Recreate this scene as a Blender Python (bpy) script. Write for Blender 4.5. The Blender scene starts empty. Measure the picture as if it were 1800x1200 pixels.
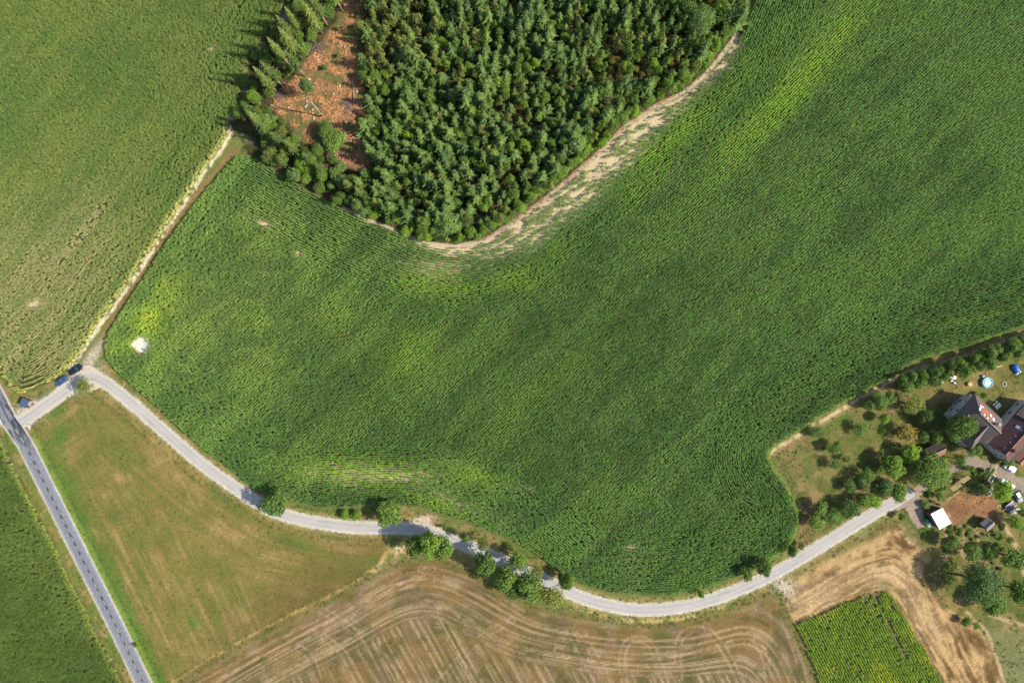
import bpy, math, random
import numpy as np
from mathutils import Vector, Matrix

R = math.radians
H = 216.0          # drone height, metres
S = 0.18           # metres on the ground per unit of the site survey (x to the east, y to the south)
SC = bpy.context.scene
COL = SC.collection

# ------------------------------------------------------------------ camera, sky, sun, exposure
cam_d = bpy.data.cameras.new('camera'); cam = bpy.data.objects.new('camera', cam_d); COL.objects.link(cam)
cam.location = (0, 0, H); cam.rotation_euler = (0, 0, 0)
cam_d.sensor_width = 36; cam_d.lens = 24.0; cam_d.clip_end = 20000; cam_d.clip_start = 1
SC.camera = cam
SUN_EL, SUN_AZ = 42.0, -10.0       # direction towards the sun, degrees from +x
w = bpy.data.worlds.new('World'); SC.world = w; w.use_nodes = True
nt = w.node_tree; nt.nodes.clear()
sky = nt.nodes.new('ShaderNodeTexSky'); sky.sky_type = 'NISHITA'; sky.sun_disc = False
sky.sun_elevation = R(SUN_EL); sky.sun_rotation = R(90 - SUN_AZ); sky.air_density = 1.0; sky.dust_density = 1.5
bg = nt.nodes.new('ShaderNodeBackground'); bg.inputs['Strength'].default_value = 0.135
wo = nt.nodes.new('ShaderNodeOutputWorld')
nt.links.new(sky.outputs[0], bg.inputs[0]); nt.links.new(bg.outputs[0], wo.inputs[0])
sd = bpy.data.lights.new('sun', 'SUN'); sd.energy = 4.6; sd.angle = R(0.55); sd.color = (1.0, 0.93, 0.80)
so = bpy.data.objects.new('sun', sd); COL.objects.link(so)
dv = Vector((math.cos(R(SUN_EL)) * math.cos(R(SUN_AZ)), math.cos(R(SUN_EL)) * math.sin(R(SUN_AZ)), math.sin(R(SUN_EL))))
so.rotation_euler = (-dv).to_track_quat('-Z', 'Y').to_euler(); so.location = (0, 0, 150)
SC.view_settings.view_transform = 'Standard'; SC.view_settings.look = 'None'
SC.view_settings.exposure = 0.64; SC.view_settings.gamma = 1.0; SC.view_settings.use_curve_mapping = False
SC.cycles.max_bounces = 5; SC.cycles.diffuse_bounces = 3; SC.cycles.transmission_bounces = 3

GAIN = 1.75
def lin(c):
    c = np.asarray(c, float) / 255.0
    return np.where(c <= 0.04045, c / 12.92, ((c + 0.055) / 1.055) ** 2.4)
def A(r, g, b, k=1.0):            # a surface colour from how it looks in full sun
    return np.clip(lin((r, g, b)) / GAIN * k * np.array([.99, 1.03, 1.12]), 0, 0.85)
def W(px, py, z=0.0):             # survey point (seen at height z) -> metres
    f = S * (H - z) / H
    return ((px - 900) * f, (600 - py) * f)
def WP(pts): return np.array([W(*p) for p in pts])

# ------------------------------------------------------------------ numpy tools
_tab = np.random.RandomState(5).rand(256, 256)
def vnoise(x, y, s=0):
    x = x + s * 17.31 + 1000; y = y + s * 9.17 + 1000
    xi = np.floor(x).astype(int); yi = np.floor(y).astype(int)
    fx = x - xi; fy = y - yi; fx = fx * fx * (3 - 2 * fx); fy = fy * fy * (3 - 2 * fy)
    xi &= 255; yi &= 255; x1 = (xi + 1) & 255; y1 = (yi + 1) & 255
    return (_tab[xi, yi] * (1 - fx) + _tab[x1, yi] * fx) * (1 - fy) + (_tab[xi, y1] * (1 - fx) + _tab[x1, y1] * fx) * fy
def fbm(x, y, s=0, o=4):
    t = 0; a = 1; n = 0
    for i in range(o):
        t = t + a * vnoise(x, y, s + i * 3); n += a; a *= .55; x = x * 2.03; y = y * 2.03
    return t / n
def sstep(a, b, v):
    t = np.clip((v - a) / (b - a), 0, 1); return t * t * (3 - 2 * t)
def dseg(x, y, pts, closed=False, maxd=1e9):
    pts = np.asarray(pts); n = len(pts); out = np.full(x.shape, 1e9)
    for i in range(n if closed else n - 1):
        a = pts[i]; b = pts[(i + 1) % n]; ab = b - a; L = max(ab @ ab, 1e-9)
        t = np.clip(((x - a[0]) * ab[0] + (y - a[1]) * ab[1]) / L, 0, 1)
        d = (x - a[0] - t * ab[0]) ** 2 + (y - a[1] - t * ab[1]) ** 2
        np.minimum(out, d, out=out)
    return np.sqrt(out)
def inside(x, y, pts):
    pts = np.asarray(pts); n = len(pts); c = np.zeros(x.shape, bool)
    for i in range(n):
        a = pts[i]; b = pts[(i + 1) % n]
        if a[1] == b[1]: continue
        c ^= ((a[1] > y) != (b[1] > y)) & (x < (b[0] - a[0]) * (y - a[1]) / (b[1] - a[1]) + a[0])
    return c
def sdp(x, y, pts):               # signed distance to polygon, positive inside
    d = dseg(x, y, pts, True); return np.where(inside(x, y, pts), d, -d)
def smooth(pts, k=2, closed=False):
    p = np.asarray(pts, float)
    for _ in range(k):
        q = []
        n = len(p)
        if not closed: q.append(p[0])
        for i in range(n if closed else n - 1):
            a = p[i]; b = p[(i + 1) % n]; q += [a * .75 + b * .25, a * .25 + b * .75]
        if not closed: q.append(p[-1])
        p = np.array(q)
    return p

# ------------------------------------------------------------------ object tools
def tag(o, label=None, cat=None, group=None, kind=None):
    if label: o['label'] = label
    if cat: o['category'] = cat
    if group: o['group'] = group
    if kind: o['kind'] = kind
    return o
def mesh_np(name, V, F, mats, mi=None, smooth_=False):
    me = bpy.data.meshes.new(name)
    V = np.asarray(V, np.float32); F = np.asarray(F, np.int32); k = F.shape[1]
    me.vertices.add(len(V)); me.vertices.foreach_set('co', V.ravel())
    me.loops.add(F.size); me.loops.foreach_set('vertex_index', F.ravel())
    me.polygons.add(len(F)); me.polygons.foreach_set('loop_start', np.arange(0, F.size, k, dtype=np.int32))
    me.polygons.foreach_set('loop_total', np.full(len(F), k, np.int32))
    for m in (mats if isinstance(mats, (list, tuple)) else [mats]): me.materials.append(m)
    if mi is not None: me.polygons.foreach_set('material_index', np.asarray(mi, np.int32))
    me.update(calc_edges=True); me.validate()
    if smooth_: me.polygons.foreach_set('use_smooth', np.ones(len(me.polygons), bool))
    return me
def link(name, me, parent=None, loc=(0, 0, 0), rz=0, sc=None):
    o = bpy.data.objects.new(name, me); COL.objects.link(o); o.parent = parent
    o.location = loc; o.rotation_euler = (0, 0, rz)
    if sc is not None: o.scale = sc if hasattr(sc, '__len__') else (sc, sc, sc)
    return o
def empty(name, loc, rz=0):
    return link(name, None, None, loc, rz)
class MB:
    def __init__(s): s.v = []; s.f = []
    def poly(s, pts):
        n = len(s.v); s.v += [tuple(p) for p in pts]; s.f.append(tuple(range(n, n + len(pts)))); return s
    def box(s, x0, x1, y0, y1, z0, z1, M=None):
        n = len(s.v); c = [(x, y, z) for z in (z0, z1) for x, y in ((x0, y0), (x1, y0), (x1, y1), (x0, y1))]
        if M is not None: c = [tuple(M @ Vector(p)) for p in c]
        s.v += c
        s.f += [tuple(n + i for i in q) for q in ((3, 2, 1, 0), (4, 5, 6, 7), (0, 1, 5, 4), (1, 2, 6, 5), (2, 3, 7, 6), (3, 0, 4, 7))]
        return s
    def bar(s, a, b, wd, ht=None):
        a = Vector(a); b = Vector(b); d = b - a; L = d.length
        M = Matrix.Translation(a) @ d.to_track_quat('X', 'Z').to_matrix().to_4x4(); ht = ht or wd
        return s.box(0, L, -wd / 2, wd / 2, -ht / 2, ht / 2, M)
    def tube(s, pts, rad, k=7, cap=True):
        pts = [Vector(p) for p in pts]; n0 = len(s.v)
        for i, p in enumerate(pts):
            d = (pts[min(i + 1, len(pts) - 1)] - pts[max(i - 1, 0)]).normalized()
            q = d.to_track_quat('Z', 'Y'); r = rad[i] if hasattr(rad, '__len__') else rad
            for j in range(k):
                t = 2 * math.pi * j / k; s.v.append(tuple(p + q @ Vector((r * math.cos(t), r * math.sin(t), 0))))
        for i in range(len(pts) - 1):
            for j in range(k):
                a = n0 + i * k + j; b = n0 + i * k + (j + 1) % k; s.f.append((a, b, b + k, a + k))
        if cap:
            s.f.append(tuple(n0 + j for j in range(k))[::-1]); s.f.append(tuple(n0 + (len(pts) - 1) * k + j for j in range(k)))
        return s
    def lathe(s, prof, k=20, c=(0, 0)):
        n0 = len(s.v)
        for r, z in prof:
            for j in range(k):
                t = 2 * math.pi * j / k; s.v.append((c[0] + r * math.cos(t), c[1] + r * math.sin(t), z))
        for i in range(len(prof) - 1):
            for j in range(k):
                a = n0 + i * k + j; b = n0 + i * k + (j + 1) % k; s.f.append((a, b, b + k, a + k))
        return s
    def mesh(s, name, mat, sm=False):
        me = bpy.data.meshes.new(name); me.from_pydata(s.v, [], s.f); me.materials.append(mat); me.update()
        if sm: me.polygons.foreach_set('use_smooth', np.ones(len(me.polygons), bool))
        return me
    def obj(s, name, mat, parent=None, sm=False, bev=0):
        o = link(name, s.mesh(name, mat, sm), parent)
        if bev:
            b = o.modifiers.new('bevel', 'BEVEL'); b.width = bev; b.segments = 2; b.limit_method = 'ANGLE'
        return o

# ------------------------------------------------------------------ materials
def newmat(name):
    m = bpy.data.materials.new(name); m.use_nodes = True; t = m.node_tree; t.nodes.clear()
    return m, t, t.nodes.new('ShaderNodeOutputMaterial')
def N(t, kind, **kw):
    n = t.nodes.new(kind)
    for k, v in kw.items(): setattr(n, k, v)
    return n
def plain(name, col, rough=.7, noise=.25, scale=3.0, metal=0, spec=.4, bump=.0, alpha=1):
    m, t, out = newmat(name); b = N(t, 'ShaderNodeBsdfPrincipled')
    b.inputs['Roughness'].default_value = rough; b.inputs['Metallic'].default_value = metal; b.inputs['Specular IOR Level'].default_value = spec
    tc = N(t, 'ShaderNodeTexCoord'); nz = N(t, 'ShaderNodeTexNoise'); nz.inputs['Scale'].default_value = scale; nz.inputs['Detail'].default_value = 6
    nz.inputs['Roughness'].default_value = .7
    t.links.new(tc.outputs['Object'], nz.inputs['Vector'])
    cr = N(t, 'ShaderNodeValToRGB'); e = cr.color_ramp.elements
    c = np.asarray(col, float); e[0].position = .3; e[1].position = .7
    e[0].color = (*np.clip(c * (1 - noise), 0, 1), 1); e[1].color = (*np.clip(c * (1 + noise), 0, .9), 1)
    t.links.new(nz.outputs['Fac'], cr.inputs[0]); t.links.new(cr.outputs[0], b.inputs['Base Color'])
    if bump:
        bp = N(t, 'ShaderNodeBump'); bp.inputs['Strength'].default_value = bump; bp.inputs['Distance'].default_value = .1
        t.links.new(nz.outputs['Fac'], bp.inputs['Height']); t.links.new(bp.outputs[0], b.inputs['Normal'])
    t.links.new(b.outputs[0], out.inputs[0]); return m

def ground_mat():
    m, t, out = newmat('ground_cover'); b = N(t, 'ShaderNodeBsdfPrincipled')
    b.inputs['Roughness'].default_value = .95; b.inputs['Specular IOR Level'].default_value = .1
    at = N(t, 'ShaderNodeAttribute', attribute_name='cover'); tc = N(t, 'ShaderNodeTexCoord')
    n1 = N(t, 'ShaderNodeTexNoise'); n1.inputs['Scale'].default_value = 1.6; n1.inputs['Detail'].default_value = 9; n1.inputs['Roughness'].default_value = .75
    n2 = N(t, 'ShaderNodeTexNoise'); n2.inputs['Scale'].default_value = .16; n2.inputs['Detail'].default_value = 5
    for n in (n1, n2): t.links.new(tc.outputs['Object'], n.inputs['Vector'])
    r1 = N(t, 'ShaderNodeMapRange'); r1.inputs[1].default_value = .3; r1.inputs[2].default_value = .7; r1.inputs[3].default_value = .62; r1.inputs[4].default_value = 1.38
    r2 = N(t, 'ShaderNodeMapRange'); r2.inputs[1].default_value = .3; r2.inputs[2].default_value = .7; r2.inputs[3].default_value = .9; r2.inputs[4].default_value = 1.1
    t.links.new(n1.outputs['Fac'], r1.inputs[0]); t.links.new(n2.outputs['Fac'], r2.inputs[0])
    mu = N(t, 'ShaderNodeMath', operation='MULTIPLY'); t.links.new(r1.outputs[0], mu.inputs[0]); t.links.new(r2.outputs[0], mu.inputs[1])
    vm = N(t, 'ShaderNodeVectorMath', operation='SCALE'); t.links.new(at.outputs['Color'], vm.inputs[0]); t.links.new(mu.outputs[0], vm.inputs['Scale'])
    t.links.new(vm.outputs[0], b.inputs['Base Color'])
    bp = N(t, 'ShaderNodeBump'); bp.inputs['Strength'].default_value = .5; bp.inputs['Distance'].default_value = .25
    t.links.new(n1.outputs['Fac'], bp.inputs['Height']); t.links.new(bp.outputs[0], b.inputs['Normal'])
    t.links.new(b.outputs[0], out.inputs[0]); return m
GROUND = ground_mat()

def leaf_mat(name, col, var=.35, trans=.25, inst=False, warm=.0, rough=.6, spec=.12):
    m, t, out = newmat(name); b = N(t, 'ShaderNodeBsdfPrincipled'); b.inputs['Roughness'].default_value = rough; b.inputs['Specular IOR Level'].default_value = spec
    geo = N(t, 'ShaderNodeNewGeometry'); oi = N(t, 'ShaderNodeObjectInfo')
    rp = N(t, 'ShaderNodeMapRange'); rp.inputs[3].default_value = 1 - var; rp.inputs[4].default_value = 1 + var
    t.links.new(geo.outputs['Random Per Island'], rp.inputs[0])
    if inst:
        src = N(t, 'ShaderNodeAttribute', attribute_name='tint', attribute_type='INSTANCER').outputs['Color']
    else:
        cr = N(t, 'ShaderNodeValToRGB'); c = np.asarray(col, float); e = cr.color_ramp.elements
        e[0].position = 0; e[0].color = (*(c * (.80, .80, .78)), 1)
        e[1].position = 1; e[1].color = (*(c * (1.42 + warm, 1.28, 1.0)), 1)
        t.links.new(oi.outputs['Random'], cr.inputs[0]); src = cr.outputs[0]
    vm = N(t, 'ShaderNodeVectorMath', operation='SCALE'); t.links.new(src, vm.inputs[0]); t.links.new(rp.outputs[0], vm.inputs['Scale'])
    t.links.new(vm.outputs[0], b.inputs['Base Color'])
    tr = N(t, 'ShaderNodeBsdfTranslucent'); t.links.new(vm.outputs[0], tr.inputs[0])
    mx = N(t, 'ShaderNodeMixShader'); mx.inputs[0].default_value = trans
    t.links.new(b.outputs[0], mx.inputs[1]); t.links.new(tr.outputs[0], mx.inputs[2]); t.links.new(mx.outputs[0], out.inputs[0])
    return m
CROP = leaf_mat('crop_leaf', None, var=.5, trans=.3, inst=True, spec=.14, rough=.5)
M_SPRUCE = leaf_mat('spruce_needles', (.094, .160, .046), var=.45, trans=.12)
M_SPRUCE_D = leaf_mat('old_spruce_needles', (.090, .140, .038), var=.4, trans=.12, warm=.2)
M_OLIVE = leaf_mat('olive_leaves', (.130, .170, .048), var=.45, trans=.25, warm=.1)
M_GREEN = leaf_mat('green_leaves', (.115, .195, .042), var=.5, trans=.25)
M_DARK = leaf_mat('dark_leaves', (.085, .145, .036), var=.5, trans=.2)
M_BRIGHT = leaf_mat('bright_leaves', (.150, .265, .038), var=.45, trans=.3)
M_BLUE = leaf_mat('bluish_leaves', (.110, .185, .058), var=.45, trans=.2)
M_GOLD = leaf_mat('yellowing_leaves', (.200, .195, .055), var=.45, trans=.3, warm=.12)
M_BARK = plain('bark', (.12, .085, .06), .9, .35, 6, bump=.4)
M_PALE = plain('pale_bark', (.42, .34, .26), .9, .25, 5, bump=.3)
M_TWIG = plain('dead_wood', (.30, .21, .15), .9, .3, 4)
M_ROOFG = plain('grey_brown_tiles', A(118, 102, 92), .7, .24, 2.2, bump=.3)
M_ROOFR = plain('dark_red_tiles', A(102, 66, 62), .7, .25, 2.0, bump=.3)
M_ROOFO = plain('orange_tiles', A(172, 112, 86), .75, .2, 4, bump=.3)
M_RIDGE = plain('pale_ridge_caps', A(165, 145, 125), .7, .15, 5)
M_WALL = plain('cream_render', A(215, 208, 195), .9, .08, 2)
M_WHITE = plain('white_paint', (.80, .80, .79), .45, .05, 2)
M_WHITES = plain('white_sheet_roof', (.66, .66, .65), .4, .10, 1.2)
M_GLASS = plain('dark_window_glass', (.02, .03, .045), .06, .1, 2, spec=.8)
M_SKYG = plain('skylight_glass', (.35, .45, .60), .1, .1, 2, spec=.9)
M_WOOD = plain('fresh_timber', A(225, 190, 125), .7, .15, 5)
M_OLDW = plain('weathered_wood', A(135, 105, 80), .85, .2, 6)
M_STONE = plain('pale_stone', A(215, 200, 180), .9, .2, 4, bump=.3)
M_CONC = plain('concrete', A(205, 195, 180), .9, .12, 3)
M_METAL = plain('grey_metal', (.32, .33, .35), .4, .1, 3, metal=.6)
M_RUB = plain('black_rubber', (.02, .02, .022), .8, .1, 3)
M_GUT = plain('brown_gutter', A(100, 84, 76), .6, .1, 3)
M_SLATE = plain('blue_grey_sheet', A(92, 105, 135), .4, .1, 3)
M_GREENP = plain('green_plastic', (.03, .28, .07), .4, .1, 2)
M_BLUEP = plain('blue_fabric', (.03, .13, .55), .5, .15, 2)
M_WATER = plain('pool_water', (.10, .42, .55), .05, .1, 1, spec=.6)
M_TARP = plain('pale_pool_cover', (.55, .68, .74), .3, .2, 1.2)
M_YEL = plain('yellow_paint', (.62, .46, .10), .5, .1, 2)
M_STRAW = plain('straw', A(225, 195, 140), .9, .3, 3)

# ------------------------------------------------------------------ survey of the site
MAIZE = smooth([W(*p) for p in [(424,262),(470,287),(520,318),(580,352),(640,380),(700,404),(745,424),(800,433),(850,426),(900,398),(950,362),(1000,320),
 (1050,277),(1100,227),(1150,192),(1200,172),(1240,142),(1268,110),(1292,75),(1316,20),(1328,-20),(1340,-120),(1950,-120),(1950,530),(1800,578),(1740,598),(1690,616),
 (1640,627),(1600,643),(1560,670),(1520,690),(1480,713),(1430,743),(1390,769),(1352,793),(1362,820),(1385,850),(1400,880),(1407,910),(1400,945),(1380,970),
 (1350,990),(1300,1012),(1250,1032),(1210,1044),(1150,1049),(1090,1046),(1040,1036),(1000,1020),(965,993),(935,972),(900,952),(860,936),(830,923),
 (800,914),(770,905),(740,893),(700,889),(650,890),(600,895),(560,895),(520,885),(480,873),(455,867),(430,849),(400,823),(360,793),(320,760),
 (290,729),(260,703),(225,673),(195,645),(183,620),(185,592),(200,566),(225,527),(250,490),(280,441),(310,400),(350,346),(390,300)]], 1, True)
NWF = WP([(-120,-120),(520,-120),(512,-20),(496,20),(470,58),(442,98),(432,140),(420,190),(402,215),(404,236),(392,258),(355,308),(316,368),(276,428),
 (236,488),(196,543),(170,578),(150,610),(128,640),(98,668),(62,686),(40,692),(20,680),(-4,640),(-120,480)])
SWF = WP([(-120,560),(-3,755),(15,790),(27,815),(42,847),(60,880),(70,905),(100,957),(117,995),(132,1027),(152,1065),(172,1107),(192,1142),(220,1197),(265,1290),(-120,1290)])
BRIGHTF = WP([(1399,1097),(1420,1087),(1450,1073),(1500,1053),(1558,1034),(1585,1074),(1612,1120),(1662,1200),(1715,1290),(1484,1290),(1437,1192)])
MEADOW = WP([(52,752),(80,730),(112,706),(140,688),(165,690),(205,706),(250,742),(300,785),(350,828),(400,864),(440,890),(480,912),(540,928),(600,936),(660,940),
 (684,950),(688,970),(670,995),(640,1015),(600,1040),(520,1078),(440,1120),(350,1172),(300,1205),(160,1290),(300,1290),(266,1200),(180,1030),(110,890)])
STUB = WP([(300,1205),(350,1172),(440,1120),(520,1078),(600,1040),(640,1015),(672,998),(705,985),(760,974),(820,998),(870,1030),(930,1060),(985,1072),(1030,1080),(1090,1090),
 (1150,1094),(1210,1090),(1270,1076),(1320,1050),(1350,1038),(1375,1045),(1385,1070),(1397,1097),(1437,1192),(1484,1290),(100,1290)])
GOLD = WP([(1352,1030),(1400,1000),(1450,970),(1500,945),(1550,918),(1590,908),(1612,935),(1640,962),(1662,985),(1645,1005),(1640,1030),(1655,1060),(1690,1082),
 (1720,1100),(1745,1140),(1770,1200),(1820,1290),(1715,1290),(1662,1200),(1612,1120),(1585,1074),(1558,1034),(1500,1053),(1450,1073),(1397,1097),(1385,1070),(1375,1045)])
LAWN = WP([(1352,795),(1390,771),(1430,747),(1480,717),(1520,694),(1560,680),(1600,660),(1660,640),(1800,600),(1960,560),(1960,1290),(1820,1290),(1770,1200),(1745,1140),(1720,1100),
 (1690,1082),(1655,1060),(1640,1030),(1645,1005),(1662,985),(1640,962),(1612,935),(1590,908),(1560,892),(1500,922),(1450,948),(1412,972),(1402,950),(1408,910),(1401,880),(1386,850),(1366,820)])
CLEAR = WP([(632,-60),(640,30),(632,100),(648,180),(636,240),(660,300),(640,306),(600,285),(565,262),(530,250),(500,212),(476,190),(492,160),(520,132),(540,100),(568,70),(588,40),(602,10),(606,-60)])
FOREST = WP([(520,-120),(512,-20),(496,20),(470,58),(442,98),(432,140),(420,190),(402,215),(404,236),(424,262),(470,287),(520,318),(580,352),(640,380),(700,404),(745,424),(800,430),(850,420),
 (900,388),(950,352),(1000,310),(1050,266),(1100,217),(1150,184),(1200,160),(1235,132),(1262,100),(1285,70),(1308,20),(1320,-20),(1332,-120)])
PADDOCK = WP([(1652,898),(1668,882),(1690,862),(1710,868),(1735,868),(1746,880),(1756,896),(1750,906),(1735,912),(1705,906),(1690,918),(1676,925),(1662,900)])
YARD = WP([(1572,893),(1590,873),(1602,862),(1618,848),(1640,846),(1633,856),(1618,872),(1620,890),(1625,910),(1626,924),(1612,928),(1600,908),(1590,892),(1580,897)])
DRIVE = WP([(1696,800),(1708,797),(1722,805),(1740,812),(1765,818),(1790,838),(1830,850),(1870,850),(1870,885),(1800,868),(1782,856),(1760,842),(1740,836),(1712,826),(1690,824),(1670,833),(1655,838),(1650,830),(1680,818)])
MAINROAD = WP([(-120,490),(-58,600),(-8,692),(15,737),(44,780),(104,900),(158,1008),(206,1104),(252,1200),(300,1296)])
SIDE = smooth(WP([(22,752),(48,735),(78,714),(108,692),(138,668),(162,660),(186,672),(222,700),(262,735),(310,777),(360,820),(400,848),(440,875),(480,899),(520,911),(560,919),
 (610,926),(665,928),(710,927),(750,932),(790,948),(832,963),(870,979),(902,993),(926,1005),(955,1018),(1000,1041),(1035,1055),(1075,1065),(1110,1071),(1150,1072),(1190,1068),
 (1225,1061),(1262,1050),(1300,1036),(1350,1014),(1400,986),(1450,955),(1500,924),(1550,894),(1580,880),(1604,862)]), 2)
TRACK = smooth(WP([(150,636),(168,610),(188,582),(208,554),(236,516),(270,464),(300,417),(340,357),(380,300),(410,256),(430,244)]), 1)
MW = 2.2; SWD = 1.6
BAND = WP([(745,424),(850,426),(900,396),(1000,316),(1100,222),(1200,168),(1262,104),(1292,66),(1300,84),(1266,126),(1234,152),(1196,190),(1160,222),(1110,276),(1050,334),(990,384),(930,428),(860,450),(800,445)])
BARESQ = WP([(232,605),(249,590),(268,604),(255,624)])

# ------------------------------------------------------------------ ground sheet, 0.4 m cells, coloured by what grows or lies there
STEP = .4; X0, X1, Y0, Y1 = -175.2, 175.2, -121.2, 121.2
nx = int(round((X1 - X0) / STEP)) + 1; ny = int(round((Y1 - Y0) / STEP)) + 1
gx = X0 + np.arange(nx) * STEP; gy = Y0 + np.arange(ny) * STEP
GX, GY = np.meshgrid(gx, gy)
PX = 900 + GX / S; PY = 600 - GY / S
wob = (fbm(GX / 3, GY / 3, 1) - .5) * 2.2; wob2 = (fbm(GX / 1.1, GY / 1.1, 2, 3) - .5) * 1.2
D_MAIZE = sdp(GX, GY, MAIZE); D_NW = sdp(GX, GY, NWF); D_SW = sdp(GX, GY, SWF); D_BR = sdp(GX, GY, BRIGHTF)
D_ME = sdp(GX, GY, MEADOW); D_ST = sdp(GX, GY, STUB); D_GO = sdp(GX, GY, GOLD); D_LA = sdp(GX, GY, LAWN)
D_CL = sdp(GX, GY, CLEAR); D_FO = sdp(GX, GY, FOREST); D_PA = sdp(GX, GY, PADDOCK); D_YA = sdp(GX, GY, YARD); D_DR = sdp(GX, GY, DRIVE)
D_MR = dseg(GX, GY, MAINROAD); D_SR = dseg(GX, GY, SIDE); D_TR = dseg(GX, GY, TRACK)
def bil(Dg, x, y):
    u = np.clip((x - X0) / STEP, 0, nx - 1.001); v = np.clip((y - Y0) / STEP, 0, ny - 1.001)
    i = u.astype(int); j = v.astype(int); fu = u - i; fv = v - j
    return (Dg[j, i] * (1 - fu) + Dg[j, i + 1] * fu) * (1 - fv) + (Dg[j + 1, i] * (1 - fu) + Dg[j + 1, i + 1] * fu) * fv
def blob(x, y, cx, cy, rx, ry, ang=0):      # soft ellipse in survey units, angle anticlockwise
    X = (x / S + 900 - cx); Y = -(600 - y / S - cy); c = math.cos(R(ang)); s = math.sin(R(ang))
    return np.exp(-(((X * c + Y * s) / rx) ** 2 + ((-X * s + Y * c) / ry) ** 2))
def blur(Dg, r, p=3):
    for _ in range(p):
        for ax in (0, 1):
            P_ = np.pad(Dg, [(r + 1, r) if a_ == ax else (0, 0) for a_ in (0, 1)], mode='edge'); c_ = np.cumsum(P_, ax); n_ = Dg.shape[ax]
            Dg = (np.take(c_, np.arange(2 * r + 1, 2 * r + 1 + n_), ax) - np.take(c_, np.arange(0, n_), ax)) / (2 * r + 1)
    return Dg
def mixc(base, col, m):
    return base * (1 - m[..., None]) + np.asarray(col) * m[..., None]
f1 = fbm(GX / 9, GY / 9, 11); f2 = fbm(GX / 2.2, GY / 2.2, 12); f3 = fbm(GX / .7, GY / .7, 13, 2); f4 = fbm(GX / 25, GY / 25, 14)
# default: rough grass verge
C = mixc(np.ones(GX.shape + (3,)) * A(122, 128, 62), A(158, 138, 84), sstep(.42, .62, f2))
C = mixc(C, A(96, 122, 48), sstep(.5, .68, f1) * .7)
# soil below the crops: weedy olive, shade between the plants put into its tone
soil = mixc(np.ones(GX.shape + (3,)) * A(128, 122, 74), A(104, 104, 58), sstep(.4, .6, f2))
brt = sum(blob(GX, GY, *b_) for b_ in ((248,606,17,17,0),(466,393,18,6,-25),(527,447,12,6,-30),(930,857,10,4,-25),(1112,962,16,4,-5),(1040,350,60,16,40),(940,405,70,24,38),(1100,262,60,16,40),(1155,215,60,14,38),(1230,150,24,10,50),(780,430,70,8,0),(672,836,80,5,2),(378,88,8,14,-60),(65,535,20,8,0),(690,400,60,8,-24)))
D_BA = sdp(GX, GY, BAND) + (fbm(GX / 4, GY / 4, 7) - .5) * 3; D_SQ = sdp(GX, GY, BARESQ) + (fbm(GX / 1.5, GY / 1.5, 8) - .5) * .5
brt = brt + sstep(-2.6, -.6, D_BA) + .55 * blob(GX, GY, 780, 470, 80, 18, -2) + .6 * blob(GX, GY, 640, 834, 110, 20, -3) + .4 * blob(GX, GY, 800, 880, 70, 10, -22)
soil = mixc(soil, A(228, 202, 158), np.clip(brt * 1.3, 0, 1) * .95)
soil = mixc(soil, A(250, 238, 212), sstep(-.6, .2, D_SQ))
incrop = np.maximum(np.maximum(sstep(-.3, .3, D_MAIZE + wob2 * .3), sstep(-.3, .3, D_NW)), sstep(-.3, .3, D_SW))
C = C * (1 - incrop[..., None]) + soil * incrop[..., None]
C = mixc(C, A(120, 105, 78), sstep(-.3, .3, D_BR))
def lines(v, sp, wd, seed, thr=.5):           # thin lines at coordinate v with spacing sp, each of its own strength
    k = np.floor(v / sp); r = _tab[(k.astype(int) + seed) & 255, seed]; off = (r - .5) * sp * .5
    return sstep(wd, wd * .35, np.abs(v - (k + .5) * sp - off)) * sstep(thr, 1, _tab[(k.astype(int) * 7 + seed) & 255, seed + 3])
# meadow
def rot(ang): c, s = math.cos(R(ang)), math.sin(R(ang)); return GX * c + GY * s, -GX * s + GY * c
u1, v1 = rot(-63.5); st1 = fbm(u1 / 22, v1 / 1.3, 21, 4)
u2, v2 = rot(31); st2 = fbm(u2 / 20, v2 / 1.4, 22, 4)
st3 = fbm(D_SR / 1.5, (GX + GY * .3) / 26, 23, 4)
wr = sstep(380, 640, PX) * sstep(1040, 960, PY); wl = sstep(0, 1, (60 - D_SR) / 60) * 0
sel = sstep(-8, 10, D_SR - 26 + f1 * 10)
stm = st3 * (1 - sel) + (st1 * sstep(520, 330, PX - (PY - 900) * .2) + st2 * (1 - sstep(520, 330, PX - (PY - 900) * .2))) * sel
stm = stm * .55 + .45 * fbm(GX / 6, GY / 6, 24, 5)
me = mixc(np.ones(C.shape) * A(130, 122, 60), A(158, 132, 78), sstep(.42, .66, stm * .7 + f1 * .3))
me = mixc(me, A(112, 118, 56), sstep(.54, .36, stm * .6 + f4 * .4) * .75)
me = mixc(me, A(172, 148, 96), sstep(.56, .70, stm * .8 + f2 * .2) * .7)
me = mixc(me, A(116, 98, 52), (blob(GX, GY, 540, 1060, 180, 60, 30)) * .75); me = mixc(me, A(178, 148, 92), (lines(v1 + (fbm(GX / 25, GY / 25, 26) - .5) * 3, 3.4, .5, 60, .2) * (1 - sstep(430, 560, PX)) + lines(D_SR, 3.1, .45, 66, .3) * sstep(330, 480, PX) * (D_SR < 16)) * sstep(.42, .6, f2 * .5 + f1 * .5) * .5)
me = mixc(me, A(84, 122, 44), np.clip(blob(GX, GY, 108, 765, 14, 22) + blob(GX, GY, 100, 725, 22, 7, 35) + sstep(8, 2, D_MR - MW + wob * 2) * sstep(760, 800, PY) + blob(GX, GY, 340, 1095, 10, 12), 0, 1) * .85)
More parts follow.
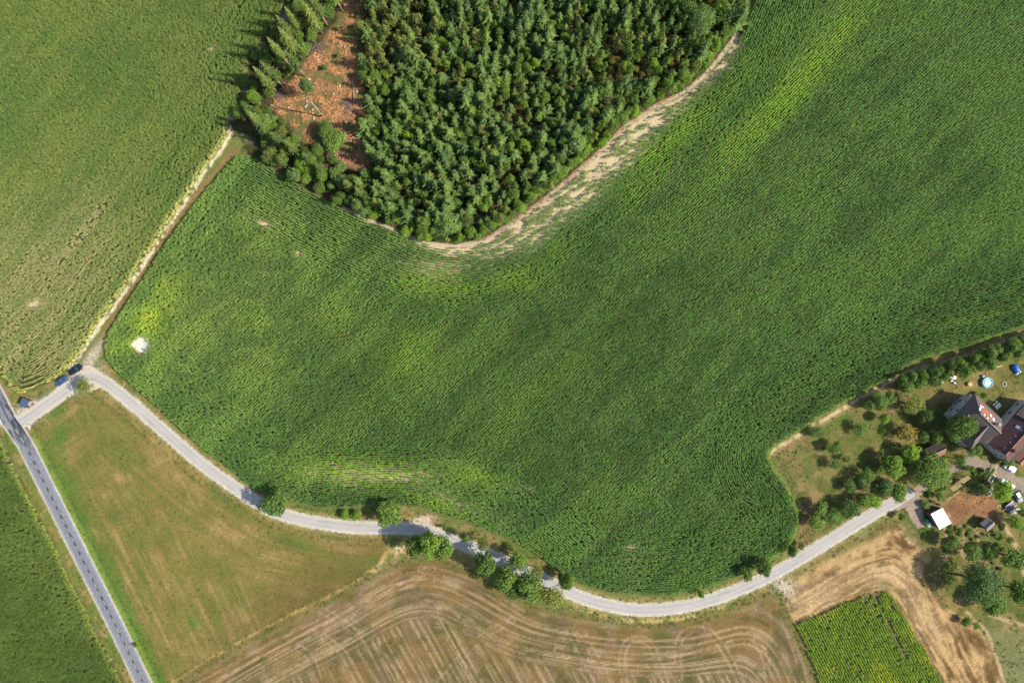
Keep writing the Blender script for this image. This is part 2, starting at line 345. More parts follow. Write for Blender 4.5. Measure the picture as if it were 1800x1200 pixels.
me = mixc(me, A(84, 112, 48), np.clip(blob(GX, GY, 520, 955, 40, 9, -15) + blob(GX, GY, 590, 945, 30, 5, -8) + blob(GX, GY, 655, 1000, 14, 30, -30) * .8, 0, 1) * .7)
me = mixc(me, A(150, 168, 70), sstep(1.6, .3, np.abs(D_MR - MW - 1.2)) * .6)
C = C * (1 - sstep(-.5, .5, D_ME + wob * .4)[..., None]) + me * sstep(-.5, .5, D_ME + wob * .4)[..., None]
# pale track on the meadow's lower edge
edge = dseg(GX, GY, WP([(300,1205),(350,1172),(440,1120),(520,1078),(600,1040),(640,1015),(668,992),(684,968),(680,945),(668,938)]))
C = mixc(C, A(196, 158, 92), sstep(1.3, .4, np.abs(edge + wob2)) * (.35 + .6 * sstep(.45, .6, f2)))
C = mixc(C, A(222, 196, 140), np.clip(blob(GX, GY, 702, 965, 8, 14, -60) * 1.3 * sstep(.4, .55, f3 * .5 + f2 * .5) + blob(GX, GY, 664, 1000, 3, 24, -28) * .6, 0, 1))
# stubble field: headland passes and straight drilled passes, tyre tracks
stub = mixc(np.ones(C.shape) * A(138, 112, 66), A(112, 102, 58), sstep(.44, .58, f1))
stub = mixc(stub, A(140, 114, 84), sstep(.5, .66, fbm(GX / 5, GY / 5, 31)) * .7)
u3, v3 = rot(-61.5)
SL = WP([(-60,1390),(140,1290),(300,1205),(350,1172),(440,1120),(520,1078),(600,1040),(640,1015),(672,998),(705,985),(760,974),(820,998),(870,1030),(930,1060),(985,1072),(1030,1080),(1090,1090),(1150,1094),(1210,1090),(1270,1076),(1320,1055),(1362,1052),(1385,1075),(1397,1097),(1437,1192),(1484,1290),(1560,1450)])
hd = blur(dseg(GX, GY, SL), 14) - .8 + (fbm(GX / 30, GY / 30, 33, 2) - .5) * 2.4; head = sstep(19, 16, hd)
vv = v3 + (fbm(GX / 30, GY / 30, 34) - .5) * 1.0
hs = fbm(hd / .8, u3 / 12 + v3 / 20, 35, 5) * .65 + .35 * fbm(GX / 4, GY / 4, 37); isn = fbm(vv / .7, u3 / 20, 36, 5) * .65 + .35 * fbm(GX / 4, GY / 4, 37)
sn = hs * head + isn * (1 - head)
stub = mixc(stub, A(168, 144, 108), sstep(.52, .70, sn) * .7); stub = mixc(stub, A(84, 84, 52), sstep(.44, .32, sn) * .6)
ln = np.clip(lines(hd + .3, 1.25, .26, 24, .3) * .6 + lines(hd, 1.8, .34, 4, .35) + lines(hd + .8, 5.2, .45, 9, .1), 0, 1) * head + np.clip(lines(vv, 2.3, .34, 14, .45) + lines(vv, 7.0, .5, 19, 0) + lines(vv + 2.0, 7.0, .5, 19, 0), 0, 1) * (1 - head)
ln = ln * sstep(.26, .52, f2 * .6 + fbm(GX / 6, GY / 6, 38) * .4)
stub = mixc(stub, A(208, 176, 132), ln * .62)
for pl in ([(1098,1200),(1092,1160),(1098,1130),(1120,1120),(1142,1128),(1152,1150),(1170,1200)], [(1194,1190),(1190,1130),(1205,1108),(1235,1104),(1262,1122),(1290,1170),(1305,1215)],
           [(1240,1100),(1272,1140),(1300,1190),(1316,1230)], [(1000,1105),(1030,1160),(1062,1215)], [(1014,1098),(1044,1150),(1080,1215)], [(1330,1125),(1345,1150),(1356,1215)], [(980,1142),(1060,1160),(1150,1164),(1220,1152),(1290,1128),(1318,1124),(1338,1140)],
           [(980,1128),(1060,1150),(1150,1156),(1210,1144),(1290,1118),(1326,1116),(1344,1134)], [(470,1160),(520,1135),(545,1150),(560,1190)], [(740,1000),(800,1010),(860,1040),(930,1085)], [(560,1110),(640,1065),(700,1020),(760,1000)], [(760,1215),(840,1120),(900,1090)],
           [(1370,1070),(1388,1110),(1405,1160),(1420,1215)], [(330,1215),(450,1150),(600,1075),(720,1010)], [(345,1222),(462,1157),(612,1082),(732,1016)], [(540,1060),(600,1090),(650,1130)], [(640,1215),(610,1150),(570,1120)], [(690,1215),(640,1110),(600,1080)]):
    dd = dseg(GX, GY, smooth(WP(pl), 2)); stub = mixc(stub, A(198, 166, 126), sstep(.42, .15, np.abs(dd - .95)) * (.15 + .6 * sstep(.42, .6, f2)) * .6)
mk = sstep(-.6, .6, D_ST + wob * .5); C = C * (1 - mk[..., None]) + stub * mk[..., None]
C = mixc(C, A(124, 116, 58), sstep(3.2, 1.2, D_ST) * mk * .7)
C = mixc(C, A(205, 180, 110), sstep(.9, .3, np.abs(D_SR - 3.6 + wob2)) * sstep(1000, 1030, PX) * sstep(1340, 1300, PX) * (PY > 1060 - (PX > 1200) * (PX - 1200) * .3) * sstep(.45, .6, f2) * .8)
# straw field on the right
gd = blur(dseg(GX, GY, WP([(1180,1120),(1352,1030),(1400,1000),(1450,970),(1500,945),(1550,920),(1590,912),(1625,945),(1662,990),(1690,1060),(1720,1110),(1745,1150),(1770,1200),(1820,1290),(1900,1450)])), 15) + (fbm(GX / 14, GY / 14, 41) - .5) * 3
g1 = fbm(gd / .75, (GX - GY) / 9, 42, 6) * .7 + .3 * fbm(GX / 2.5, GY / 2.5, 43, 5)
gold = mixc(np.ones(C.shape) * A(136, 104, 64), A(206, 168, 112), sstep(.46, .66, g1 + .10 * blob(GX, GY, 1560, 1000, 70, 35, 10)))
gold = mixc(gold, A(104, 82, 48), sstep(.48, .38, g1) * .85)
gold = mixc(gold, A(232, 200, 148), np.clip(lines(gd, 1.7, .4, 44, .3) * sstep(.4, .6, fbm(GX / 3, GY / 3, 45)), 0, 1) * .7)
gold = mixc(gold, A(225, 190, 138), np.clip(blob(GX, GY, 1440, 1048, 70, 24, 22) + blob(GX, GY, 1560, 1010, 50, 18, 0) + blob(GX, GY, 1625, 1080, 60, 20, -58), 0, 1) * .55 * (.5 + f3))
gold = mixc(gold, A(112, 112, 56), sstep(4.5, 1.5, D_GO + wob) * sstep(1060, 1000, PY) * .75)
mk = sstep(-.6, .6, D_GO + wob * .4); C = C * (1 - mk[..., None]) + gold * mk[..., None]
C = mixc(C, A(226, 205, 172), np.clip(blob(GX, GY, 1378, 1030, 22, 14, -30) * 1.3 * sstep(.38, .55, f3 * .6 + f2 * .4), 0, 1))
C = mixc(C, A(88, 112, 50), np.clip(blob(GX, GY, 1372, 1046, 26, 7, -50), 0, 1) * .7)
# lawns and gardens
la = mixc(np.ones(C.shape) * A(122, 120, 62), A(150, 130, 78), sstep(.50, .66, f1 * .6 + f2 * .4))
la = mixc(la, A(98, 108, 48), sstep(.5, .38, f4 * .5 + f2 * .5) * .9)
for b_ in ((1455,822,38,14,28),(1430,872,14,30,20),(1510,868,22,10,20),(1560,838,14,8,0),(1570,715,9,16,-20),(1540,795,20,8,0),(1665,690,30,14,10),(1790,700,22,14,50),(1715,675,40,8,10),(1680,662,30,4,8),(1730,655,30,4,12),
           (1718,945,30,30,0),(1760,930,14,26,-60),(1735,985,26,16,0),(1770,1100,14,26,40),(1645,880,18,14,0),(1740,868,16,10,0),(1748,848,12,8,30),(1690,800,16,12,20),(1690,735,10,30,40)):
    la = mixc(la, A(172, 140, 94), blob(GX, GY, *b_) * (.35 + .6 * sstep(.35, .6, f2)) * .7)
for b_ in ((1480,740,40,12,32),(1625,935,22,10,0),(1750,945,22,16,-30),(1600,912,18,10,0),(1780,725,16,8,45),(1720,692,16,7,0),(1420,830,10,24,20)):
    la = mixc(la, A(92, 116, 46), blob(GX, GY, *b_) * .8)
la = mixc(la, A(140, 138, 92), sstep(1080, 1130, PY) * .6)
mk = sstep(-.4, .4, D_LA + wob2 * .6); C = C * (1 - mk[..., None]) + la * mk[..., None]
C = mixc(C, A(158, 118, 80), sstep(-.4, .4, D_PA + wob)); C = mixc(C, A(196, 142, 86), np.clip(blob(GX, GY, 1705, 878, 36, 7, -5) + blob(GX, GY, 1734, 848, 8, 10), 0, 1) * .75 * sstep(.35, .6, f2))
C = mixc(C, A(120, 86, 58), sstep(-.2, .4, D_PA) * np.clip(blob(GX, GY, 1674, 890, 10, 8) + blob(GX, GY, 1695, 897, 12, 6, 20) * .8 + sstep(.6, .7, f3) * .7, 0, 1) * .7)
C = mixc(C, A(150, 110, 78), np.clip(blob(GX, GY, 1418, 925, 10, 40, -10) + blob(GX, GY, 1410, 960, 22, 8, 20), 0, 1) * .7 * (.4 + f2))
C = mixc(C, A(184, 160, 138), sstep(-.3, .3, D_YA + wob2 * .6)); C = mixc(C, A(166, 148, 126), sstep(-.3, .3, D_DR + wob2 * .8))
for k_, pl in enumerate(([(1798,1290),(1770,1215),(1750,1150),(1735,1110),(1700,1075)], [(1810,1100),(1775,1092),(1740,1080)], [(1800,1010),(1785,960),(1770,930),(1760,912)])):
    C = mixc(C, A(208, 178, 130), sstep(.8, .3, dseg(GX, GY, WP(pl)) + wob2 * .6) * .7)
for pl in ([(1668,905),(1676,935),(1684,962),(1700,985),(1732,1002)],[(1716,930),(1724,960),(1730,985),(1738,1008)],[(1688,925),(1696,950),(1690,972)],[(1660,925),(1668,960),(1662,985)],[(1756,905),(1772,935),(1790,962)],[(1640,905),(1652,898)]):
    C = mixc(C, A(206, 168, 122), sstep(.8, .2, dseg(GX, GY, smooth(WP(pl), 1)) + wob2 * .7) * .75)
# path along the far edge of the maize
pth = dseg(GX, GY, smooth(WP([(1352,796),(1390,773),(1430,748),(1480,718),(1525,692),(1560,672),(1600,651),(1650,640),(1690,628),(1740,610),(1780,594),(1850,572)]), 1))
C = mixc(C, A(214, 188, 136), sstep(.9, .35, pth + wob2 * .8) * sstep(.25, .5, f2)); C = mixc(C, A(176, 140, 104), sstep(.5, .2, np.abs(pth - 1.3)) * .5)
# forest floor, logged clearing
fl = mixc(np.ones(C.shape) * A(72, 74, 40), A(104, 82, 54), sstep(.45, .6, f2))
mk = sstep(-.4, .4, D_FO + wob * .4); C = C * (1 - mk[..., None]) + fl * mk[..., None]
cl = mixc(np.ones(C.shape) * A(180, 130, 86), A(136, 110, 74), sstep(.45, .6, fbm(GX / 1.6, GY / 1.6, 51)))
cl = mixc(cl, A(108, 112, 60), sstep(.50, .62, fbm(GX / 3.2, GY / 3.2, 52)) * .8); cl = mixc(cl, A(140, 112, 104), np.clip(blob(GX, GY, 556, 85, 22, 9, 45) + blob(GX, GY, 488, 165, 12, 14) + blob(GX, GY, 612, 188, 12, 8) + blob(GX, GY, 585, 270, 36, 9, -22), 0, 1) * .8)
mk = sstep(-.8, .8, D_CL + wob); C = C * (1 - mk[..., None]) + cl * mk[..., None]
C = mixc(C, A(200, 185, 165), np.clip(blob(GX, GY, 405, 205, 14, 6, 30) + blob(GX, GY, 436, 246, 14, 5, -35) * .4 + blob(GX, GY, 505, 25, 9, 20, -20) + blob(GX, GY, 432, 165, 6, 22), 0, 1) * .7)
C = mixc(C, A(216, 192, 158), sstep(-1.8, -.6, D_FO) * sstep(.2, -.2, D_FO) * sstep(-1, .5, D_MAIZE + 2) * (PX > 600) * sstep(1330, 1290, PX) * .95 * sstep(.18, .34, f2))
redge = sstep(.42, .1, np.abs(D_FO + .35 + wob2 * .5)) * sstep(.3, .5, f2) * (PX > 820) * (PX < 1190); C = mixc(C, A(166, 112, 74), redge * .85)
# farm track with its bare wheel marks and pale shoulder
C = mixc(C, A(136, 132, 74), sstep(2.2, 1.5, D_TR) * sstep(-1, 0, D_FO * -1 + 1)); C = mixc(C, A(108, 122, 58), sstep(.8, .2, np.abs(D_TR - 1.0)) * .5)
tv = bil(D_MAIZE, GX, GY)
C = mixc(C, A(160, 122, 80), sstep(.9, .3, np.abs(tv + 1.2 + wob2 * .4)) * (D_TR < 3) * (PX < 420) * (.35 + .5 * sstep(600, 480, PY) * 0 + .35))
C = mixc(C, A(240, 226, 182), sstep(.35, .55, f2 * .5 + f3 * .5) * sstep(1.0, .3, np.abs(D_NW + .15 + wob2 * .9)) * (PX > 60) * (PX < 420) * (D_TR < 6) * .95)
C = mixc(C, A(214, 196, 166), np.clip(blob(GX, GY, 158, 632, 14, 9, 50) * 1.4 + blob(GX, GY, 172, 612, 8, 18, -30), 0, 1) * (.6 + .8 * (f3 - .3)).clip(0, 1))
# verges of the lanes: pale gravel edge then dry grass
C = mixc(C, A(176, 158, 98), sstep(3.8, 2.4, D_SR + wob * .5) * (D_MAIZE < .2) * (PX < 1560) * (PX > 150) * .6)
C = mixc(C, A(226, 212, 188), sstep(SWD + .75, SWD + .2, D_SR + wob2 * .6) * (PX < 1570)); C = mixc(C, A(216, 204, 182), sstep(MW + .8, MW + .2, D_MR + wob2 * .3))
C = mixc(C, A(232, 222, 208), np.clip(blob(GX, GY, 150, 668, 26, 12, 35) + blob(GX, GY, 82, 705, 34, 8, 36) + blob(GX, GY, 52, 724, 22, 12, 10) + blob(GX, GY, 5, 738, 8, 12, -60), 0, 1) * .9 * ((D_NW < -.2)))
C = mixc(C, A(170, 108, 70), blob(GX, GY, 38, 690, 10, 6, -40) * .6)
C = mixc(C, A(226, 200, 168), np.clip(blob(GX, GY, 745, 915, 20, 8, 5) * 1.5, 0, 1)); C = mixc(C, A(166, 122, 78), np.clip(blob(GX, GY, 715, 905, 12, 6) + blob(GX, GY, 805, 960, 14, 4, -20) + blob(GX, GY, 762, 915, 8, 6, -40), 0, 1) * .7)
C = np.clip(C * (1 + (f3 - .5)[..., None] * .25), .004, .8)
# split the sheet into the places it shows
reg = np.zeros(GX.shape, int)
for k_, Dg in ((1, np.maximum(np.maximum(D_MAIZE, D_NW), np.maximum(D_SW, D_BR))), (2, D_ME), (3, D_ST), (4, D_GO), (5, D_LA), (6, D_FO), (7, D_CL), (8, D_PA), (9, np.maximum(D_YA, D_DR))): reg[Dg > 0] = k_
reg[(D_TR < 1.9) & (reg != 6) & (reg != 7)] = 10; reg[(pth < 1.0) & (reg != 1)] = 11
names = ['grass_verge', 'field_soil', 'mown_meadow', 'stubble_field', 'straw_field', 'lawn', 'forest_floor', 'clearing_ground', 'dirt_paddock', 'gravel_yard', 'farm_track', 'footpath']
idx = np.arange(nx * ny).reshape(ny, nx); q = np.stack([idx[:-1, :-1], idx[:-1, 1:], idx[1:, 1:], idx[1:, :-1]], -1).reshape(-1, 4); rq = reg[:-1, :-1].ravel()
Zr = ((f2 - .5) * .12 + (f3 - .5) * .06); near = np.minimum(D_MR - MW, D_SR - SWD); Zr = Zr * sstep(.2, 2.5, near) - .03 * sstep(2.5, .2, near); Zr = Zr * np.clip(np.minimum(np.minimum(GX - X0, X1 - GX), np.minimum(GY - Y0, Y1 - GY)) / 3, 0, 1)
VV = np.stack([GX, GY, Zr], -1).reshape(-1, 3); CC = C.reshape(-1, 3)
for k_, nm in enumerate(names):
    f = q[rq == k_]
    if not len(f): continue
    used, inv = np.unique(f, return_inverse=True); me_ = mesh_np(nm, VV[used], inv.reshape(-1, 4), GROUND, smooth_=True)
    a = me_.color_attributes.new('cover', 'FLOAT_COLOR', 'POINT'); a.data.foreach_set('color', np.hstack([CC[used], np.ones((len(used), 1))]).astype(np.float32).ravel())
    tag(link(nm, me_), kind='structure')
# the country beyond
ring = [(X0, Y0), (X1, Y0), (X1, Y1), (X0, Y1)]; far = [(-6000, -6000), (6000, -6000), (6000, 6000), (-6000, 6000)]
Vf = [(x, y, 0) for x, y in ring + far]; me_ = mesh_np('ground', Vf, [(i, (i + 1) % 4, 4 + (i + 1) % 4, 4 + i)[::-1] for i in range(4)], GROUND)
a = me_.color_attributes.new('cover', 'FLOAT_COLOR', 'POINT'); a.data.foreach_set('color', np.tile(np.array([*A(100, 120, 60), 1.0], np.float32), 8)); tag(link('ground', me_), kind='structure')

# ------------------------------------------------------------------ roads
def road_mat(name, base, dark, width, patchy):
    m, t, out = newmat(name); b = N(t, 'ShaderNodeBsdfPrincipled'); b.inputs['Roughness'].default_value = .85; b.inputs['Specular IOR Level'].default_value = .25
    at = N(t, 'ShaderNodeAttribute', attribute_name='wear'); tc = N(t, 'ShaderNodeTexCoord')
    nz = N(t, 'ShaderNodeTexNoise'); nz.inputs['Scale'].default_value = 1.2; nz.inputs['Detail'].default_value = 8; t.links.new(tc.outputs['Object'], nz.inputs['Vector'])
    cr = N(t, 'ShaderNodeMix', data_type='RGBA'); cr.inputs['A'].default_value = (*base, 1); cr.inputs['B'].default_value = (*dark, 1)
    t.links.new(at.outputs['Fac'], cr.inputs['Factor'])
    mr = N(t, 'ShaderNodeMapRange'); mr.inputs[1].default_value = .3; mr.inputs[2].default_value = .7; mr.inputs[3].default_value = 1 - patchy; mr.inputs[4].default_value = 1 + patchy
    t.links.new(nz.outputs['Fac'], mr.inputs[0]); vm = N(t, 'ShaderNodeVectorMath', operation='SCALE'); t.links.new(cr.outputs['Result'], vm.inputs[0]); t.links.new(mr.outputs[0], vm.inputs['Scale'])
    t.links.new(vm.outputs[0], b.inputs['Base Color']); t.links.new(b.outputs[0], out.inputs[0]); return m
def resample(P, step):
    d = np.r_[0, np.cumsum(np.hypot(*np.diff(P, axis=0).T))]; s = np.arange(0, d[-1], step); return np.stack([np.interp(s, d, P[:, 0]), np.interp(s, d, P[:, 1])], 1), s
def strip(name, P, hw, z, mat, wear, step=.5, cols=12, edge=.12):
    Q, s = resample(P, step); T = np.gradient(Q, axis=0); T /= np.hypot(*T.T)[:, None]; Nn = np.stack([-T[:, 1], T[:, 0]], 1)
    V = []; Wr = []
    for j in range(cols + 1):
        t = (j / cols * 2 - 1); h = hw + (edge * (fbm(s / 1.3, s * 0 + j // (cols or 1) * 7, 61, 3) - .5) * 2 if j in (0, cols) else 0)
        X = Q + Nn * (t * h)[..., None] if hasattr(h, '__len__') else Q + Nn * t * h
        V.append(np.hstack([X, np.full((len(Q), 1), z)])); Wr.append(wear(s, t * hw, X, PXY(X)))
    n = len(Q); V = np.stack(V, 1).reshape(-1, 3); Wr = np.stack(Wr, 1).reshape(-1); F = []
    i = np.arange((n - 1)); 
    for j in range(cols): F.append(np.stack([i * (cols + 1) + j, (i + 1) * (cols + 1) + j, (i + 1) * (cols + 1) + j + 1, i * (cols + 1) + j + 1], 1)[:, ::-1])
    me_ = mesh_np(name, V, np.concatenate(F), mat); a = me_.attributes.new('wear', 'FLOAT', 'POINT'); a.data.foreach_set('value', np.clip(Wr, 0, 1).astype(np.float32)); return link(name, me_)
def PXY(X): return 900 + X[:, 0] / S, 600 - X[:, 1] / S
def wear_main(s, t, X, p):
    n = fbm(s / 9, s * 0 + t, 71, 4); w_ = .95 * np.exp(-(t / .42) ** 2) + .38 * np.exp(-((abs(t) - 1.15) / .3) ** 2) * (n + .3)
    j = np.exp(-((p[1] - 735) / 55) ** 2) * sstep(.35, .55, fbm(s / 3, s * 0 + t * 1.4, 73, 3)) * .95; return np.maximum(w_ * (.6 + n * .6), j) + .05
def wear_side(s, t, X, p):
    n = fbm(s / 7, s * 0 + t, 75, 4); return .38 * n + .16 * (vnoise(s / 4, s * 0 + np.sign(t), 76) > .86) + .4 * np.exp(-((abs(t) - .75) / .28) ** 2) * n - .35 * sstep(.9, 1.5, abs(t))
M_ROAD = road_mat('worn_asphalt', A(160, 160, 162), A(58, 60, 68), MW, .17); M_LANE = road_mat('pale_lane_surface', A(208, 199, 184), A(160, 154, 146), SWD, .05)
tag(strip('road', MAINROAD, MW, .045, M_ROAD, wear_main, .5, 16), kind='structure')
tag(strip('lane', SIDE[1:], SWD, .035, M_LANE, wear_side, .5, 12, .38), kind='structure')
# junction apron where the lane meets the road and the farm track
ap = WP([(30,722),(55,718),(80,702),(101,680),(118,663),(131,651),(146,642),(160,642),(172,652),(186,664),(178,680),(160,688),(136,689),(110,706),(80,727),(62,738),(54,748),(54,758),(44,746)])
jn = MB(); jn.poly([(x, y, .028) for x, y in ap]); o = jn.obj('junction_apron', plain('pale_apron_surface', A(218, 200, 174), .9, .1, .7)); tag(o, kind='structure')
# painted centre dashes: pieces of the road
Q, s_ = resample(MAINROAD, .05); dash = MB().box(0, 1.9, -.055, .055, 0, .004).mesh('dash', plain('worn_road_paint', (.50, .50, .48), .8, .35, 1.5)); rd = bpy.data.objects['road']; per = 3.2; k_ = 0
while (k_ + 1) * per < s_[-1] - 3:
    i = int(k_ * per / .05); p = Q[i]; d_ = Q[i + 30] - p; py = 600 - p[1] / S; k_ += 1
    if py < -20 + 620 or (700 < py < 770): 
        if py < 600 or (705 < py < 745): continue
    link('dash', dash, rd, (p[0], p[1], .05), math.atan2(d_[1], d_[0]))

# ------------------------------------------------------------------ crops
HID = bpy.data.collections.new('plant_sources')
def src(name, me): o = bpy.data.objects.new(name, me); HID.objects.link(o); return o
def ribbon(V, F, base, az, L, wd, rise, droop, seg=3):
    ca, sa = math.cos(az), math.sin(az); n0 = len(V)
    for i in range(seg + 1):
        t = i / seg; r = L * t; z = base[2] + rise * math.sin(t * 2.2) - droop * t * t; ww = wd * (1 - t) ** .6 * .5 if i < seg else .01
        x, y = base[0] + ca * r, base[1] + sa * r; V += [(x - sa * ww, y + ca * ww, z), (x + sa * ww, y - ca * ww, z - .02)]
    for i in range(seg): a = n0 + 2 * i; F.append((a, a + 1, a + 3, a + 2))
def maize_src(k, h=2.1, L=.42, nl=10, wd=.125, plants=2, sp=.36):
    out = []
    for v in range(k):
        rg = random.Random(100 + v); V = []; F = []
        for p in range(plants):
            x = (p - (plants - 1) / 2) * sp; pa = rg.uniform(0, math.pi); hh = h * rg.uniform(.94, 1.04)
            for l in range(nl):
                t = (l + 1.5) / (nl + 1); az = pa + (l % 2) * math.pi + rg.gauss(0, .5)
                ribbon(V, F, (x, 0, hh * (.35 + .6 * t)), az, L * (1.1 - .35 * t) * rg.uniform(.8, 1.2), wd * rg.uniform(.8, 1.2), .28, .55 * rg.uniform(.5, 1.2))
            n0 = len(V); V += [(x - .03, 0, 0), (x + .03, 0, 0), (x + .02, .02, hh), (x - .02, .02, hh)]; F.append((n0, n0 + 1, n0 + 2, n0 + 3))
        out.append(src('crop_row_piece', mesh_np('crop_row_piece', V, F, CROP)))
    return out
C_MAIZE = bpy.data.collections.new('maize_pieces'); C_BEET = bpy.data.collections.new('low_crop_pieces')
for o in maize_src(6): HID.objects.unlink(o); C_MAIZE.objects.link(o)
for o in maize_src(4, h=1.0, L=.40, nl=10, wd=.17, sp=.4): HID.objects.unlink(o); C_BEET.objects.link(o)
def scatter(name, P, rots, scl, tint, coll, label=None, cat=None):
    me_ = bpy.data.meshes.new(name); me_.vertices.add(len(P)); me_.vertices.foreach_set('co', np.asarray(P, np.float32).ravel())
    a = me_.attributes.new('rot', 'FLOAT_VECTOR', 'POINT'); a.data.foreach_set('vector', np.asarray(rots, np.float32).ravel())
    a = me_.attributes.new('scl', 'FLOAT_VECTOR', 'POINT'); a.data.foreach_set('vector', np.asarray(scl, np.float32).ravel())
    if tint is not None:
        a = me_.attributes.new('tint', 'FLOAT_COLOR', 'POINT'); a.data.foreach_set('color', np.hstack([tint, np.ones((len(P), 1))]).astype(np.float32).ravel())
    o = link(name, me_); g = bpy.data.node_groups.new(name, 'GeometryNodeTree')
    g.interface.new_socket('Geometry', in_out='INPUT', socket_type='NodeSocketGeometry'); g.interface.new_socket('Geometry', in_out='OUTPUT', socket_type='NodeSocketGeometry')
    gi = g.nodes.new('NodeGroupInput'); go = g.nodes.new('NodeGroupOutput'); ip = g.nodes.new('GeometryNodeInstanceOnPoints')
    ci = g.nodes.new('GeometryNodeCollectionInfo'); ci.inputs['Collection'].default_value = coll; ci.inputs['Separate Children'].default_value = True; ci.inputs['Reset Children'].default_value = True
    ip.inputs['Pick Instance'].default_value = True
    def na(nm, ty): n = g.nodes.new('GeometryNodeInputNamedAttribute'); n.data_type = ty; n.inputs['Name'].default_value = nm; return n
    ri = g.nodes.new('FunctionNodeRandomValue'); ri.data_type = 'INT'
    for s2 in ri.inputs:
        if s2.name == 'Max' and s2.type == 'INT': s2.default_value = len(coll.objects) - 1
    rv = na('rot', 'FLOAT_VECTOR'); sv = na('scl', 'FLOAT_VECTOR'); L = g.links.new
    L(gi.outputs[0], ip.inputs['Points']); L(ci.outputs[0], ip.inputs['Instance']); L(rv.outputs['Attribute'], ip.inputs['Rotation']); L(sv.outputs['Attribute'], ip.inputs['Scale'])
    ro = [x for x in ri.outputs if x.type == 'INT'][0]; L(ro, ip.inputs['Instance Index']); L(ip.outputs[0], go.inputs[0])
    md = o.modifiers.new('plants', 'NODES'); md.node_group = g; tag(o, label, cat, kind='stuff'); return o
rs = np.random.RandomState(3)
def rows(Dg, poly, ang, head, sp=.75, step=.72):
    """plants in rows: headland rows follow the field's edge, the rest run straight; returns x, y, row angle, d"""
    R2 = 220; u = np.arange(-R2, R2, step); v = np.arange(-R2, R2, sp); U, Vv = np.meshgrid(u, v); U = U + rs.uniform(-.15, .15, U.shape); Vv = Vv + rs.normal(0, .05, U.shape)
    c, s = math.cos(R(ang)), math.sin(R(ang)); x = (U * c - Vv * s).ravel(); y = (U * s + Vv * c).ravel()
    k = (x > X0) & (x < X1) & (y > Y0) & (y < Y1); x, y = x[k], y[k]; d = bil(Dg, x, y); k = d > head; x, y, d = x[k], y[k], d[k]
    out = [np.stack([x, y, np.full(len(x), R(ang)), d], 1)]
    if head > 0:
        st = math.sqrt(sp * step) * .84; xx, yy = np.meshgrid(np.arange(X0 + 1, X1 - 1, st), np.arange(Y0 + 1, Y1 - 1, st)); xx = xx.ravel() + rs.uniform(-.5, .5, xx.size) * st; yy = yy.ravel() + rs.uniform(-.5, .5, yy.size) * st
        d = bil(Dg, xx, yy); k = (d > .1) & (d <= head + .3); xx, yy, d = xx[k], yy[k], d[k]; e = .4
        gxx = (bil(Dg, xx + e, yy) - bil(Dg, xx - e, yy)) / (2 * e); gyy = (bil(Dg, xx, yy + e) - bil(Dg, xx, yy - e)) / (2 * e); gl = np.hypot(gxx, gyy) + 1e-6; gxx /= gl; gyy /= gl
        dr = (np.floor(d / sp) + .5) * sp; sh = dr - d + rs.normal(0, .04, len(d)); out.append(np.stack([xx + gxx * sh, yy + gyy * sh, np.arctan2(gxx, -gyy), dr], 1))
    return np.concatenate(out)
def tint_mix(t, col, m): return t * (1 - m[:, None]) + np.asarray(col) * m[:, None]
def finish(name, a, tint, keep, size, coll, label, cat):
    k = rs.rand(len(a)) < keep; a, tint, size = a[k], tint[k], size[k]; n = len(a)
    tint = tint * rs.uniform(.86, 1.18, (n, 1)) * np.array([1, 1, 1]) * rs.normal(1, .04, (n, 3))
    rots = np.stack([rs.normal(0, .06, n), rs.normal(0, .06, n), a[:, 2] + rs.randint(0, 2, n) * math.pi + rs.normal(0, .06, n)], 1)
    sc = np.stack([rs.uniform(.9, 1.1, n), size * rs.uniform(.8, 1.15, n), size * rs.uniform(.93, 1.05, n)], 1)
    scatter(name, np.stack([a[:, 0], a[:, 1], np.zeros(n)], 1), rots, sc, np.clip(tint, .01, .6), coll, label, cat); print(name, n)
# the great field
a = rows(D_MAIZE, MAIZE, 45, 19); x, y, d = a[:, 0], a[:, 1], a[:, 3]; px = 900 + x / S; py = 600 - y / S
G_DK = np.array([.108, .228, .060]); G_MD = np.array([.176, .325, .074]); G_YL = np.array([.29, .50, .055])
n1 = fbm(x / 16, y / 16, 81); n2 = fbm(x / 3, y / 3, 82); n3 = fbm((x * .70 + y * .71) / 34, (-x * .71 + y * .70) / 5, 83)
t = tint_mix(np.tile(G_DK, (len(a), 1)), G_MD, sstep(.40, .60, n1 * .4 + n3 * .6)); t = tint_mix(t, G_MD * 1.1, sstep(.55, .7, n2) * .5)
yel = np.zeros(len(a))
for b_ in ((1385,165,185,30,47,1.1),(1450,90,120,26,50,.9),(1300,130,90,22,47,.4),(1160,262,70,22,36,.9),(1215,215,70,22,40,.7),(1130,320,60,22,45,.5),(1290,250,60,22,48,.7),(900,492,55,22,15,.75),(985,440,30,14,30,.4),(765,500,75,24,-4,.8),(720,620,60,46,50,.6),(640,830,120,26,-4,1.05),(560,832,26,16,0,.8),(835,835,46,20,-15,.7),(760,880,70,12,-22,.7),
           (264,565,22,34,-25,.95),(225,605,36,14,30,.5),(300,520,30,40,-30,.4),(590,560,40,30,0,.25),(450,560,40,20,0,.2),(940,700,70,24,40,.35),(1000,640,70,20,50,.3),(1120,860,20,12,0,.3),(1560,470,150,30,30,.15),(700,600,24,14,0,.4),(1700,560,90,8,14,.4)):
    yel = np.maximum(yel, blob(x, y, *b_[:5]) * b_[5])
yel = np.maximum(yel, sstep(2.2, .6, d) * ((px > 1330) & (py > 780)) * .95); yel = np.maximum(yel, sstep(2.0, .5, d) * ((px > 1330) & (py > 560)) * .8); yel = np.maximum(yel, sstep(1.6, .5, d) * .35)
